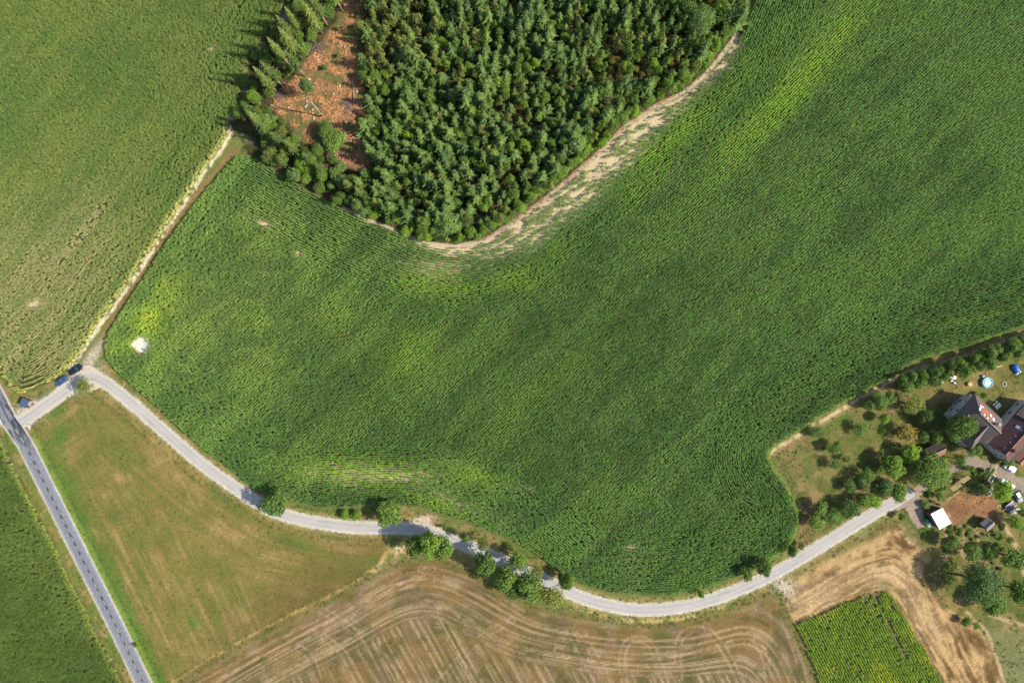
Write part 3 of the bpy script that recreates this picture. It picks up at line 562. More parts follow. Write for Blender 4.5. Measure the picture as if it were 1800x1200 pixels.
t = tint_mix(t, G_YL, np.clip(yel * (.55 + n2 * .9), 0, 1)); dkz = np.zeros(len(a))
for b_ in ((600,700,140,50,40,.5),(1450,700,200,60,40,.4),(430,420,60,60,0,.3),(1150,560,160,50,45,.3),(1250,900,100,60,20,.3)): dkz = np.maximum(dkz, blob(x, y, *b_[:5]) * b_[5])
t = t * (1 - .35 * dkz[:, None]) * (1 + .25 * blob(x, y, 350, 520, 260, 220)[:, None]) * np.stack([1 + .35 * blob(x, y, 350, 520, 260, 220), np.ones(len(a)), np.ones(len(a))], 1)  # left part of the field brightened and reddened: sun hotspot put into leaf tint
bare = np.zeros(len(a)); hsh = fbm(x / 1.2, y / 1.2, 84, 3); rowst = fbm(d / .75 * .5, (x + y) / 9, 85, 3)
for b_ in ((248,606,11,11,0,1.5),(466,393,15,3.6,-25,1),(527,447,9,4,-30,.9),(500,396,8,3,-30,.6),(497,318,9,2.5,-15,.8),(515,320,6,2,-15,.8),(690,397,60,5,-24,.55),(650,390,18,7,-30,.7),(930,857,7,1.6,-25,1),(1112,962,14,1.6,-5,.9),(1075,927,5,3,0,.8),(672,836,70,1.7,2,1),(600,853,60,1.3,0,.7),(560,830,26,12,0,.35),(335,531,5,2,0,.8),(540,430,40,5,-30,.3),
           (780,466,50,3,-2,.5),(830,470,60,9,8,.4),(950,440,30,10,40,.5),(1040,350,46,9,40,.55),(1000,375,20,5,40,.7),(940,405,64,24,38,.66),(1010,338,64,20,42,.66),(1100,262,60,16,40,.66),(1155,215,52,11,38,.68),(1200,185,26,6,30,.9),(1230,150,18,6,50,.9),(1262,110,26,6,60,.9),(1318,15,22,5,70,.8),(890,425,50,12,20,.7),(820,438,60,5,0,.7),(790,640,3,2,0,.9),(800,880,40,2,-20,.5),(1400,295,4,4,0,.9),(1215,540,3,4,0,.9),(1520,600,5,3,20,.9),(1500,820,3,3,0,.8)):
    bare = np.maximum(bare, blob(x, y, *b_[:5]) * b_[5])
sq = 0 * np.clip(1 - sstep(8, 13, (np.abs((px - 248) * .6 + (py - 606) * .8) * 1.1) + np.abs(-(px - 248) * .8 + (py - 606) * .6) * .2) , 0, 1) * (np.hypot(px - 248, py - 606) < 17) * 1.3
sqd = bil(D_SQ, x, y); bare = np.maximum(bare, (sqd > -.1) * (1.6 if 1 else 0) * (rs.rand(len(x)) > .12)); bd = bil(D_BA, x, y)
fan = fbm((x * .88 + y * .47) / 4.5, (-x * .47 + y * .88) / .75, 87, 3); bandm = sstep(-2.2, .2, bd); kb = sstep(.49, .57, fan + .10 * (1 - sstep(0, 6, bd)))
gapz = np.clip(.9 * blob(x, y, 780, 468, 80, 18, -2) + .9 * blob(x, y, 640, 834, 110, 20, -3) + .6 * blob(x, y, 800, 880, 70, 10, -22) + .5 * blob(x, y, 600, 400, 120, 30, -28), 0, 1)
bare = bare * (1 - .8 * bandm * (sqd < -2)); keep = 1 - sstep(.32, .75, bare * (.55 + .9 * (rowst * .6 + hsh * .4))); keep = keep * (1 - .30 * sstep(.62, .7, rowst) * (yel > .35) * (d < 17)) * .998
keep = keep * (1 - bandm * (1 - kb * .92)); t = tint_mix(t, G_YL * (.85, .8, 1.2), bandm * .45); size = 1 - .25 * sstep(.1, .6, bare) - .1 * yel - .22 * bandm - .18 * gapz; keep = keep * (d > .55); size = size * (1 - .2 * sstep(1.6, .5, d))
finish('maize_field', a, t, keep, size, C_MAIZE, 'large green maize field with curved rows around the wood', 'crop')
# north-western field
a = rows(D_NW, NWF, 50, 14); x, y, d = a[:, 0], a[:, 1], a[:, 3]; px = 900 + x / S; py = 600 - y / S
n1 = fbm(x / 14, y / 14, 91); n2 = fbm(x / 2.5, y / 2.5, 92); n3 = fbm((x * .64 + y * .77) / 22, (-x * .77 + y * .64) / 1.6, 93)
t = tint_mix(np.tile((.165, .258, .062), (len(a), 1)), (.225, .300, .075), sstep(.4, .6, n1 * .5 + n3 * .5)); t = tint_mix(t, (.115, .19, .042), sstep(300, 440, px + (py - 300) * .6) * .6)  # base tint yellowed: sun hotspot over the left fields put into leaf colour
wz = np.clip(blob(x, y, 90, 480, 120, 130, 20) + blob(x, y, 60, 620, 90, 60, 0) + blob(x, y, 160, 420, 50, 90, -35) * .5, 0, 1)
t = tint_mix(t, (.43, .41, .18), np.clip(wz * (.35 + .65 * sstep(.25, .75, n3)) * .9, 0, 1)); edge_ = sstep(2.4, .5, d) * (py > 230); t = tint_mix(t, (.55, .55, .16), edge_ * .85)
keep = 1 - np.clip(wz * sstep(.52, .66, n3 * .7 + n2 * .3) * .3 + edge_ * .25, 0, 1); bz = np.zeros(len(a))
for b_ in ((378,88,3,10,-60,1),(425,15,4,10,-50,.9),(190,360,2,9,-20,1),(172,412,8,4,0,.9),(65,535,14,5,0,.9),(130,460,3,40,-38,.6),(65,290,6,3,0,.9),(290,92,5,2,0,.8),(45,600,12,4,0,.8),(110,600,8,4,0,.8)): bz = np.maximum(bz, blob(x, y, *b_[:5]) * b_[5])
cr_ = (np.abs(((d + .2) / 1.5) % 1 - .5) < .2) * blob(x, y, 60, 672, 30, 16); keep = keep * (1 - sstep(.35, .7, bz * (.6 + n2))) * (1 - cr_ * 1.6 * (cr_ > .3)).clip(0, 1)
t = tint_mix(t, (.34, .33, .10), np.clip(bz, 0, 1) * .6)
finish('pale_maize_field', a, t, keep, 1 - .2 * wz, C_MAIZE, 'yellowish maize field west of the farm track', 'crop')
a = rows(D_SW, SWF, -62, 0); x, y, d = a[:, 0], a[:, 1], a[:, 3]; a = a[d > .1]; x, y, d = a[:, 0], a[:, 1], a[:, 3]
n1 = fbm(x / 12, y / 12, 95); n2 = fbm(x / 2.5, y / 2.5, 96); t = tint_mix(np.tile((.125, .20, .044), (len(a), 1)), (.165, .24, .054), sstep(.42, .62, n1)); t = tint_mix(t, (.36, .42, .09), sstep(2.2, .5, d) * .65)
finish('roadside_maize_field', a, t, np.full(len(a), .95), 1.05 - .1 * n2, C_MAIZE, 'dark green maize field west of the main road', 'crop')
a = rows(D_BR, BRIGHTF, -63, 0, .75, .8); a = a[a[:, 3] > .1]; x, y, d = a[:, 0], a[:, 1], a[:, 3]; px = 900 + x / S; py = 600 - y / S
vr = -x * math.sin(R(-63)) + y * math.cos(R(-63)); n2 = fbm(x / 2.5, y / 2.5, 98); n1 = fbm(x / 8, y / 8, 99)
t = tint_mix(np.tile((.26, .42, .034), (len(a), 1)), (.42, .52, .040), sstep(.45, .62, n1)); gap = lines(vr, 6.2, .75, 40, .2) + lines(vr + 2, 9, .5, 47, .3)
keep = .97 - np.clip(gap, 0, 1) * .85 * sstep(.35, .5, fbm(x / 5, y / 5, 97)); keep *= 1 - .6 * blob(x, y, 1530, 1048, 22, 4, 22)
finish('bright_crop_field', a, t, keep, np.full(len(a), 1.05), C_BEET, 'bright yellow-green crop patch between the stubble fields', 'crop')

# ------------------------------------------------------------------ trees
def cards(P, Nn, sz, rg, asp=1.0, jit=.5):
    """little bent leaf sprays at P facing about Nn"""
    n = len(P); Nn = Nn + rg.normal(0, jit, (n, 3)); Nn /= np.linalg.norm(Nn, axis=1)[:, None] + 1e-9
    r = rg.normal(0, 1, (n, 3)); U = np.cross(Nn, r); U /= np.linalg.norm(U, axis=1)[:, None] + 1e-9; Vv = np.cross(Nn, U); s = (sz * rg.uniform(.6, 1.35, n))[:, None]
    a = P - U * s * .5 * asp; b = P + Vv * s * .42; c = P + U * s * .5 * asp + Nn * s * .12; d = P - Vv * s * .42 
    V = np.stack([a, d, c, b], 1).reshape(-1, 3); F = np.arange(4 * n).reshape(-1, 4); return V, F
def broad_crown(seed, mat, R0, hh, n, lobes=14, leaf=.34, ragged=.3, hollow=.1):
    rg = np.random.RandomState(seed); ctr = []; 
    for i in range(lobes):
        th = 2.399963 * i + rg.normal(0, .35); zf = 1 - (i + .5) / lobes * 1.5; rr = math.sqrt(max(0, 1 - min(1, abs(zf)) ** 2))
        q_ = rg.uniform(1 - ragged, 1.08); ctr.append((math.cos(th) * rr * R0 * .66 * q_, math.sin(th) * rr * R0 * .66 * q_, hh * .36 * zf * q_))
    ctr = np.array(ctr); lr = R0 * rg.uniform(.30, .50, lobes); w_ = lr ** 2; li = rg.choice(lobes, n, p=w_ / w_.sum())
    dr = rg.normal(0, 1, (n, 3)); dr /= np.linalg.norm(dr, axis=1)[:, None]; dr[:, 2] = np.where(dr[:, 2] < -.3, -dr[:, 2], dr[:, 2])
    rad = lr[li] * (1 - rg.rand(n) ** 2 * .55); P = ctr[li] + dr * rad[:, None] * np.array([1, 1, .85]); P += rg.normal(0, .06, P.shape)
    V, F = cards(P, dr * .8 + np.array([0, 0, .5]), np.full(n, leaf), rg); return mesh_np('crown', V, F, mat)
def spruce_crown(seed, mat, h, R0, whorls, br, bare=.08, seg=4, dens=1.0):
    rg = np.random.RandomState(seed); V = []; F = []
    for k in range(whorls):
        t = (k + .3) / whorls; z = h * (bare + (1 - bare) * t); L0 = R0 * (1 - t) ** .85 * rg.uniform(.85, 1.15) + .12; nb = max(4, int(br * (1 - .4 * t))); a0 = rg.uniform(0, 6.28)
        for j in range(nb):
            az = a0 + 2 * math.pi * j / nb + rg.normal(0, .18); L = L0 * rg.uniform(.65, 1.2); wd = .22 * L + .16; ca, sa = math.cos(az), math.sin(az); n0 = len(V); up = rg.uniform(-.08, .12)
            for i in range(seg + 1):
                f = i / seg; r = L * f; zz = z - L * .42 * f + L * .20 * f * f * 1.4 + up * L * f; ww = wd * (1.15 - f) * (.55 if i % 2 else 1.0) * (.35 if i == 0 else 1)
                V += [(ca * r - sa * ww, sa * r + ca * ww, zz - ww * .35), (ca * r, sa * r, zz), (ca * r + sa * ww, sa * r - ca * ww, zz - ww * .35)]
            for i in range(seg): a = n0 + 3 * i; F += [(a, a + 1, a + 4, a + 3), (a + 1, a + 2, a + 5, a + 4)]
    V += [(-.08, 0, h * .93), (.08, 0, h * .93), (.02, 0, h * 1.03), (-.02, 0, h * 1.03)]; n = len(V); F.append((n - 4, n - 3, n - 2, n - 1))
    V = np.array(V); V += rg.normal(0, .035, V.shape); m = mesh_np('crown', V, F, mat); return m
def narrow_crown(seed, mat, h, R0, n, leaf=.3):
    rg = np.random.RandomState(seed); t = rg.rand(n) ** .8; th = rg.rand(n) * 6.283; lump = .75 + .35 * np.sin(th * 3 + t * 9 + seed) ; rr = R0 * np.sin(np.clip(t * .93 + .05, 0, 1) * math.pi) ** .7 * lump * (.45 + .55 * rg.rand(n) ** .4)
    P = np.stack([np.cos(th) * rr, np.sin(th) * rr, h * (.2 + .8 * t)], 1); Nn = np.stack([np.cos(th), np.sin(th), t * 0 + .7], 1); V, F = cards(P, Nn, np.full(n, leaf), rg); return mesh_np('crown', V, F, mat)
def trunk_mesh(seed, h, r, top, mat, limbs=5, spread=1.5, lean=.03):
    rg = random.Random(seed); m = MB(); pts = []; 
    for i in range(5): f = i / 4; pts.append((math.sin(f * 2 + seed) * lean * h * f, math.cos(f * 1.7 + seed) * lean * h * f, h * top * f - .1 * (i == 0)))
    m.tube(pts, [r * (1.25 - f * .95) for f in (0, .25, .5, .75, 1)], 7)
    for i in range(limbs):
        f = .45 + .5 * i / max(1, limbs); k = min(3, int(f * 4)); p = Vector(pts[k]).lerp(Vector(pts[k + 1]), f * 4 - k); a = i * 2.4 + rg.uniform(-.4, .4); L = spread * rg.uniform(.7, 1.1)
        e = p + Vector((math.cos(a) * L, math.sin(a) * L, L * .75)); mid = p.lerp(e, .5) + Vector((0, 0, L * .08)); m.tube([p, mid, e], [r * .4, r * .25, r * .08], 5)
    return m.mesh('trunk', mat, True)
KIND = {}
def kind(name, crowns, trunks): KIND[name] = (crowns, trunks)
# every kind is built at its reference size: (crown radius, crown centre height)
def make_broad(name, mat, seeds, R0=3.0, h=6.5, n=1700, leaf=.36, lobes=16, ragged=.3, bark=M_BARK):
    cs = []
    for s in seeds:
        me_ = broad_crown(s, mat, R0, h * .8, n, lobes, leaf, ragged); co = np.empty(len(me_.vertices) * 3, np.float32); me_.vertices.foreach_get('co', co); co = co.reshape(-1, 3); co[:, 2] += h * .60; me_.vertices.foreach_set('co', co.ravel()); cs.append(me_)
    kind(name, cs, [trunk_mesh(s, h, .16, .62, bark, 6, R0 * .55) for s in seeds])
make_broad('green', M_GREEN, (1, 2, 3, 4), n=2600, ragged=.45, lobes=18); make_broad('dark', M_DARK, (5, 6, 7), n=2400, ragged=.45, lobes=18); make_broad('bright', M_BRIGHT, (8, 9), n=2400)
make_broad('olive', M_OLIVE, (10, 11, 12), n=1500, ragged=.45, leaf=.3); make_broad('bluish', M_BLUE, (13, 14), n=2400); make_broad('gold', M_GOLD, (15,), n=1300, ragged=.45, leaf=.3)
make_broad('sparse', M_DARK, (16, 17, 18), n=1500, ragged=.6, leaf=.30, lobes=12); make_broad('sparse_green', M_GREEN, (19, 20, 21), n=1600, ragged=.6, leaf=.30, lobes=12)
make_broad('big', M_GREEN, (22, 23), n=6500, leaf=.22, lobes=30, ragged=.25); make_broad('bigblue', M_BLUE, (24,), n=6500, leaf=.2, lobes=34, ragged=.25)
kind('spruce', [spruce_crown(s, M_SPRUCE, 9, 1.9, 13, 8) for s in range(30, 37)], [trunk_mesh(3, 9, .13, .97, M_BARK, 0)])
kind('oldspruce', [spruce_crown(s, M_SPRUCE_D, 24, 3.0, 20, 9, .38, 5) for s in range(40, 44)], [trunk_mesh(4, 24, .24, .97, M_PALE, 0, lean=.006)])
kind('youngbirch', [narrow_crown(s, M_OLIVE, 9, 1.25, 620) for s in range(50, 54)], [trunk_mesh(5, 9, .09, .9, M_PALE, 0)])
kind('younggreen', [narrow_crown(s, M_GREEN, 8.5, 1.35, 620) for s in range(54, 58)], [trunk_mesh(6, 8.5, .09, .9, M_BARK, 0)])
REFH = {'spruce': 9, 'oldspruce': 24, 'youngbirch': 9, 'younggreen': 8.5}; REFR = {'spruce': 1.9, 'oldspruce': 3.0, 'youngbirch': 1.25, 'younggreen': 1.35}
rnd = random.Random(11)
def tree(kd, x, y, r, h, name, label, group=None, cat='tree', sy=1.0, rz=None):
    """x, y metres at the foot; r crown radius and h height in metres"""
    cs, ts = KIND[kd]; i = rnd.randrange(len(cs)); root = empty(name, (x, y, 0), rnd.uniform(0, 6.28) if rz is None else rz); tag(root, label, cat, group)
    sy *= rnd.uniform(.8, 1.08); sr = r / REFR.get(kd, 3.0); sh = h / REFH.get(kd, 6.5); tr_ = link('trunk', ts[i % len(ts)], root, sc=(max(sr, .4), max(sr, .4), sh)) if kd not in REFH else link('trunk', ts[0], root, sc=(sh, sh, sh))
    link('crown', cs[i], root, sc=(sr, sr * sy, sh)); return root
def tree_px(kd, px, py, rp, h, name, label, sy=1.0, rz=None, cat='tree', group=None):
    """px, py where the crown's middle shows"""
    x, y = W(px, py, h * (.6 if kd not in REFH else .75)); return tree(kd, x, y, rp * S, h, name, label, group, cat, sy, rz)

TREES = [
 # along the lane
 ('olive',148,679,14,4.2,'roadside_tree','small olive-green tree beside the two parked cars at the junction'),
 ('green',482,883,21,7,'roadside_tree','round green tree leaning over the lane, alone between maize and meadow'),
 ('bright',605,905,9,2.6,'roadside_bush','low green bush on the verge left of its twin, beside the maize'),('bright',625,905,10,2.6,'roadside_bush','low green bush on the verge touching its twin, just left of a round dark tree'),
 ('green',683,902,20,6,'roadside_tree','dense dark round tree between the lane and the maize, left of the gravel lay-by'),
 ('green',733,958,19,8.5,'roadside_tree','western tree of the big trio below the gravel lay-by'),('green',757,956,21,9.5,'roadside_tree','middle tree of the big trio below the gravel lay-by'),('green',778,962,18,8.5,'roadside_tree','eastern tree of the big trio below the gravel lay-by'),
 ('sparse_green',818,945,9,5,'roadside_tree','thin olive tree on the maize side of the lane, first after the lay-by'),('olive',849,955,11,5.5,'roadside_tree','slender yellowish tree on the maize side of the shaded lane'),
 ('green',853,990,18,8.5,'roadside_tree','round mid-green tree at the stubble edge, first of the row below the shaded lane'),('green',888,1015,20,8.5,'roadside_tree','round mid-green tree at the stubble edge, second of the row below the shaded lane'),
 ('green',911,984,14,7,'roadside_tree','green tree on the maize side, middle of the shaded stretch of lane'),('olive',943,1003,11,5.5,'roadside_tree','narrow olive tree on the maize side before the lane comes out of the shade'),
 ('green',930,1030,24,9,'roadside_tree','widest green tree at the stubble edge, in the shady row south of the lane'),('olive',968,1045,20,7,'roadside_tree','olive tree ending the shady row south of the lane'),
 ('dark',905,1034,15,6,'roadside_tree','dark tree squeezed between two round trees at the stubble edge'),('green',997,1021,14,6.5,'roadside_tree','tree overhanging the lane where it comes out of the shade beside the maize'),
 ('sparse',781,928,4,3,'roadside_bush','tiny bush at the corner of the gravel lay-by'),('olive',900,962,7,3,'roadside_bush','scrubby bush between the shaded lane and the maize'),('sparse',985,1012,8,3.5,'roadside_bush','dark scrub at the maize edge by the end of the shade'),
 ('green',1232,1043,8,3.6,'roadside_bush','small lone bush on the inside of the lane bend under the maize'),('green',1313,1007,12,4.2,'roadside_tree','left one of two bushy trees at the maize edge above the lane'),('dark',1343,996,14,5,'roadside_tree','right one of two bushy trees overhanging the lane'),
 ('green',1392,967,10,4,'roadside_tree','small tree by the lane at the corner of the orchard'),('sparse',1408,958,9,2.6,'roadside_bush','dry brownish bush at the orchard corner'),
 # orchard hedge by the lane
 ('dark',1441,893,16,5,'hedge_tree','dark tree at the western end of the orchard hedge'),('green',1434,917,16,4.5,'hedge_tree','green bush in front of the dark western hedge tree, nearest the lane'),('green',1464,907,19,4.6,'hedge_tree','wide green bush in the orchard hedge beside the lane'),
 ('dark',1494,893,18,5.5,'hedge_tree','dark round tree in the middle of the orchard hedge'),('bright',1537,881,14,3.6,'hedge_tree','light green bush near the lane end of the orchard hedge'),('dark',1518,879,13,4.5,'hedge_tree','dark bush left of a light green bush in the orchard hedge'),
 ('dark',1552,856,21,6.5,'hedge_tree','large dark tree at the eastern end of the orchard hedge'),('green',1579,865,20,5.5,'hedge_tree','broad green tree overhanging the lane before the gravel yard'),
 # orchard
 ('sparse',1437,759,14,3.2,'fruit_tree','spindly fruit tree closest to the maize in the orchard top corner'),('green',1468,787,13,4.6,'fruit_tree','round fruit tree in the west of the orchard with a strong shadow'),('sparse_green',1513,755,14,4,'fruit_tree','lone dark fruit tree in the middle of the upper orchard'),
 ('sparse',1488,807,9,3.2,'fruit_tree','small ragged fruit tree in the centre of the orchard'),('sparse_green',1468,815,12,3.6,'fruit_tree','low fruit tree above the bare patch of the orchard'),('sparse_green',1520,839,18,5,'fruit_tree','wide fruit tree above the orchard hedge'),('green',1493,854,13,3.6,'fruit_tree','small green fruit tree below a wide one over the bare patch'),
 ('bright',1567,820,20,7,'fruit_tree','big light green fruit tree west of the yellow-green one'),('bright',1603,797,17,6,'fruit_tree','yellow-green tree beside the small brown shed'),('sparse_green',1547,795,7,3,'fruit_tree','small fruit tree between orchard and the big light green tree'),
 ('bright',1553,735,9,4.5,'fruit_tree','slim light green tree with dark shadows beside it at the orchard top'),('sparse',1548,757,7,5.5,'fruit_tree','thin open fruit tree right of the lone orchard tree'),('gold',1594,762,18,6,'fruit_tree','yellowing olive fruit tree south of the shaded path corner'),
 ('green',1545,704,19,5.5,'garden_tree','bushy tree at the field edge corner of the garden'),('green',1562,700,14,5,'garden_tree','bush right of the bushy corner tree at the field edge'),('dark',1527,711,12,4.5,'garden_tree','dark bush at the orchard top beside the footpath'),
 ('olive',1605,711,19,5.5,'garden_tree','olive crowned tree on the lawn west of the brown-roofed house'),('sparse',1627,731,14,6,'garden_tree','open dark tree west of the big tree by the house'),('green',1642,767,15,6,'garden_tree','green tree right behind the small brown shed'),('dark',1618,768,12,5.5,'garden_tree','dark tree between the yellowing tree and the shed'),
 ('big',1686,750,28,11,'garden_tree','large round tree touching the west side of the brown-roofed house'),('green',1729,695,6,3,'garden_bush','small bush at the northern corner of the brown-roofed house'),
 ('big',1641,829,31,8.5,'garden_tree','huge broad tree in front of the small brown shed'),('dark',1618,820,16,8,'garden_tree','dark tree pressed against the west of the huge broad tree'),('sparse_green',1687,808,14,6.5,'garden_tree','open tree between shed and driveway'),('sparse_green',1711,791,16,6,'garden_tree','tree south of the big house tree, above the driveway'),
 ('green',1736,832,9,3,'garden_bush','bush on the south verge of the driveway'),('green',1772,810,11,4,'garden_tree','small tree hiding the back of the white car'),('sparse',1723,858,13,6,'garden_tree','dark leafless-looking tree beside the timber frame'),('bright',1762,862,19,7,'garden_tree','light green tree beside the long white trailer'),
 ('dark',1627,868,7,5,'garden_tree','small dark round tree casting shade on the gravel yard'),('green',1652,872,9,3,'garden_bush','round bush between gravel yard and paddock'),('bluish',1627,887,9,2,'garden_bush','pale bluish bush beside the gravel yard'),('green',1708,824,6,2.5,'garden_bush','low bush on the verge at the driveway bend'),
 ('sparse',1700,822,7,2.5,'garden_bush','ragged bush at the driveway bend'),('green',1585,908,7,3,'garden_bush','small bush by the lane in front of the gravel yard'),
 ('green',1670,952,15,5.5,'garden_tree','tree south of the white-roofed shed'),('sparse_green',1708,970,21,6.5,'garden_tree','wide loose tree in the kitchen garden'),('green',1740,972,15,5,'garden_tree','round bush right of the wide loose garden tree'),('green',1782,982,25,8,'garden_tree','broad tree at the right edge below the small grey shed'),
 ('bigblue',1722,1026,39,13,'garden_tree','enormous bluish-green tree at the corner of the straw field'),('green',1748,1062,22,8,'garden_tree','tree on the south side of the enormous bluish tree'),('green',1793,1040,24,8,'garden_tree','tree at the right edge south-east of the enormous bluish tree'),
 ('bright',1783,917,14,5,'garden_tree','light green round tree right of the grey shed'),('dark',1760,925,8,3,'garden_bush','dark bush between grey shed and light green tree'),('sparse',1775,948,8,3,'garden_bush','ragged bush below the light green round tree'),('green',1797,900,10,4,'garden_tree','tree cut by the right edge of the picture beside the parked boats'),
 ('green',1688,932,7,2,'garden_bush','vegetable bush left in the kitchen garden'),('green',1792,808,8,3.5,'garden_bush','bush beside the small orange roof'),('sparse',1668,925,8,3,'garden_bush','small ragged bush just below the white-roofed shed'),('green',1698,1092,9,3,'garden_bush','bush on the south edge of the straw field corner'),
 ('sparse_green',1716,1100,9,3,'garden_bush','second bush on the south edge of the straw field corner'),
]
for t_ in TREES:
    k_ = 1.2 if t_[5] == 'roadside_tree' else (1.1 if t_[5] == 'fruit_tree' else 1.0); tree_px(t_[0], t_[1], t_[2], t_[3] * k_, t_[4] * (1.3 if k_ > 1.1 else 1), *t_[5:])
# hedge beside the shaded footpath
hp = resample(smooth(WP([(1578,676),(1610,664),(1645,655),(1680,644),(1720,633),(1760,618),(1800,606),(1860,588)]), 1), 3.1)[0]
for i, p in enumerate(hp):
    for j in range(2):
        kd = ('dark', 'green', 'dark', 'green')[(i + j) % 4]; tree(kd, p[0] + rnd.uniform(-.6, .6), p[1] + (j - .4) * 2.6 + rnd.uniform(-.5, .5), rnd.uniform(1.7, 2.7), rnd.uniform(4.0, 6.4), 'hedge_shrub', ('dark green', 'mid-green')[kd == 'green'] + ' shrub in the ' + ('western', 'middle', 'eastern')[min(2, i * 3 // len(hp))] + ' third of the hedge by the shaded footpath, ' + ('path', 'garden')[j == 0] + ' side', kd + ' shrubs of the footpath hedge %s %s' % (('west', 'middle', 'east')[min(2, i * 3 // len(hp))], ('path side', 'garden side')[j == 0]), 'shrub')

# wood: planting on a jittered lattice
def fill(poly_d, spacing, cond, seed):
    rg = np.random.RandomState(seed); xx, yy = np.meshgrid(np.arange(X0, X1, spacing), np.arange(Y0, Y1, spacing * .87)); xx = xx + (np.arange(xx.shape[0]) % 2)[:, None] * spacing / 2
    xx = xx.ravel() + rg.uniform(-.36, .36, xx.size) * spacing; yy = yy.ravel() + rg.uniform(-.36, .36, yy.size) * spacing
    k = (bil(poly_d, xx, yy) > .5) & cond(900 + xx / S, 600 - yy / S, bil(D_CL, xx, yy)); return xx[k], yy[k]
EAST = lambda px, py, dc: (dc < -.6) & (px > 640 + np.clip(py - 240, 0, 200) * -.05) & (py > -40)
fx, fy = fill(D_FO, 3.05, EAST, 1); fpx = 900 + fx / S; fpy = 600 - fy / S; dF = bil(D_FO, fx, fy); nn = fbm(fx / 9, fy / 9, 111); nm = fbm(fx / 4, fy / 4, 112)
LAB = {'spruce': ('spruce_tree', 'dark green young spruce with star-shaped branches in the dense wood', 'young spruces of the wood'),
 'youngbirch': ('young_birch', 'slim olive-brown young birch among the spruces of the wood', 'young birches of the wood'),
 'younggreen': ('young_beech', 'slim mid-green young broadleaf tree among the spruces', 'young broadleaf trees of the wood'),
 'bright': ('edge_shrub', 'light green bushy tree on the sunny edge of the wood', 'sunny edge shrubs of the wood'), 'green': ('edge_tree', 'rounded mid-green tree near the edge of the wood', 'rounded trees near the edge of the wood'),
 'gold': ('yellow_shrub', 'yellowish shrub in the gap of the wood', 'yellowish shrubs in the wood')}
def where(px, py):
    r_ = 'along the top of the picture' if py < 90 else ('in the upper half of the wood' if py < 190 else ('in the lower half of the wood' if py < 300 else 'near the southern tip of the wood'))
    c_ = 'close to the clearing' if px < 740 else ('left of its middle' if px < 880 else ('right of its middle' if px < 1040 else 'towards its eastern edge')); return r_ + ', ' + c_
cnt = {}; rest = {'spruce': []}; order = np.argsort(-(nm + rnd.random() * .0 + np.sin(fx * 12.9 + fy * 78.2) * .12))
for i in order:
    px, py = fpx[i], fpy[i]; u = rnd.random()
    left = sstep(800, 700, np.array([px]))[0] * sstep(170, 90, np.array([py]))[0]; right = sstep(960, 1020, np.array([px]))[0] * sstep(150, 90, np.array([py]))[0]
    if dF[i] < 3.6 and py > 60: kd = 'bright' if u < .35 else ('green' if u < .8 else 'youngbirch')
    elif dF[i] < 6.5 and u < .45: kd = 'green' if u < .3 else 'younggreen'
    elif 1040 < px < 1180 and 95 < py < 150: kd = 'gold' if u < .25 else ('bright' if u < .6 else 'younggreen')
    elif u < left * .8: kd = 'youngbirch'
    elif u < right * .6: kd = 'younggreen' if u < .35 else 'youngbirch'
    elif u < .10: kd = 'younggreen'
    elif u < .18: kd = 'youngbirch'
    elif u < .33: kd = 'green'
    elif u < .37: kd = 'bright'
    else: kd = 'spruce'
    if kd == 'spruce': h = 3.6 + 9.0 * float(sstep(.3, .68, nn[i] * .6 + nm[i] * .4)) + rnd.uniform(-1.6, 2.4); r = 1.0 + h * rnd.uniform(.12, .21)
    elif kd in ('youngbirch', 'younggreen'): h = 6.5 + 4 * nn[i] + rnd.uniform(-2, 1.5); r = rnd.uniform(1.1, 1.8)
    elif kd == 'gold': h = rnd.uniform(2, 4); r = rnd.uniform(1, 1.5)
    else: h = rnd.uniform(3.2, 5.5) + (dF[i] > 3) * 1.5; r = rnd.uniform(1.4, 2.2)
    cnt[kd] = cnt.get(kd, 0) + 1
    if cnt[kd] > 295: rest.setdefault(kd, []).append((fx[i], fy[i], r, h)); continue
    nm_, lb_, gr_ = LAB[kd]; wh_ = where(px, py); sz_ = 'large ' if r > {'spruce': 2.6, 'green': 1.9, 'bright': 1.9}.get(kd, 1.5) else 'small '
    lb_ = {'spruce': 'dark green spruce', 'youngbirch': 'slim olive-brown birch', 'younggreen': 'slim mid-green broadleaf tree', 'bright': 'light green bushy tree', 'green': 'rounded mid-green tree', 'gold': 'yellowish shrub'}[kd]
    tree(kd, fx[i], fy[i], r, h, nm_, sz_ + lb_ + ' ' + wh_, sz_ + gr_ + ' ' + wh_)
print('wood', cnt, {k: len(v) for k, v in rest.items()})
for kd, L_ in rest.items():
    if not L_: continue
    cc = bpy.data.collections.new(kd + '_crowns')
    for me_ in KIND[kd][0]: cc.objects.link(bpy.data.objects.new(kd, me_))
    L_ = np.array(L_); n = len(L_); sr = L_[:, 2] / REFR.get(kd, 3); sh = L_[:, 3] / REFH.get(kd, 6.5)
    scatter('spruce_thicket', np.stack([L_[:, 0], L_[:, 1], np.zeros(n)], 1), np.stack([np.zeros(n), np.zeros(n), rs.rand(n) * 6.28], 1), np.stack([sr, sr, sh], 1), None, cc, 'smaller dark spruces filling the dense wood between the larger ones', 'trees')
ep = resample(smooth(WP([(800,424),(850,416),(900,384),(950,348),(1000,306),(1050,262),(1100,213),(1150,180),(1200,156),(1235,128),(1262,96),(1285,66),(1306,20)]), 1), 1.7)[0]
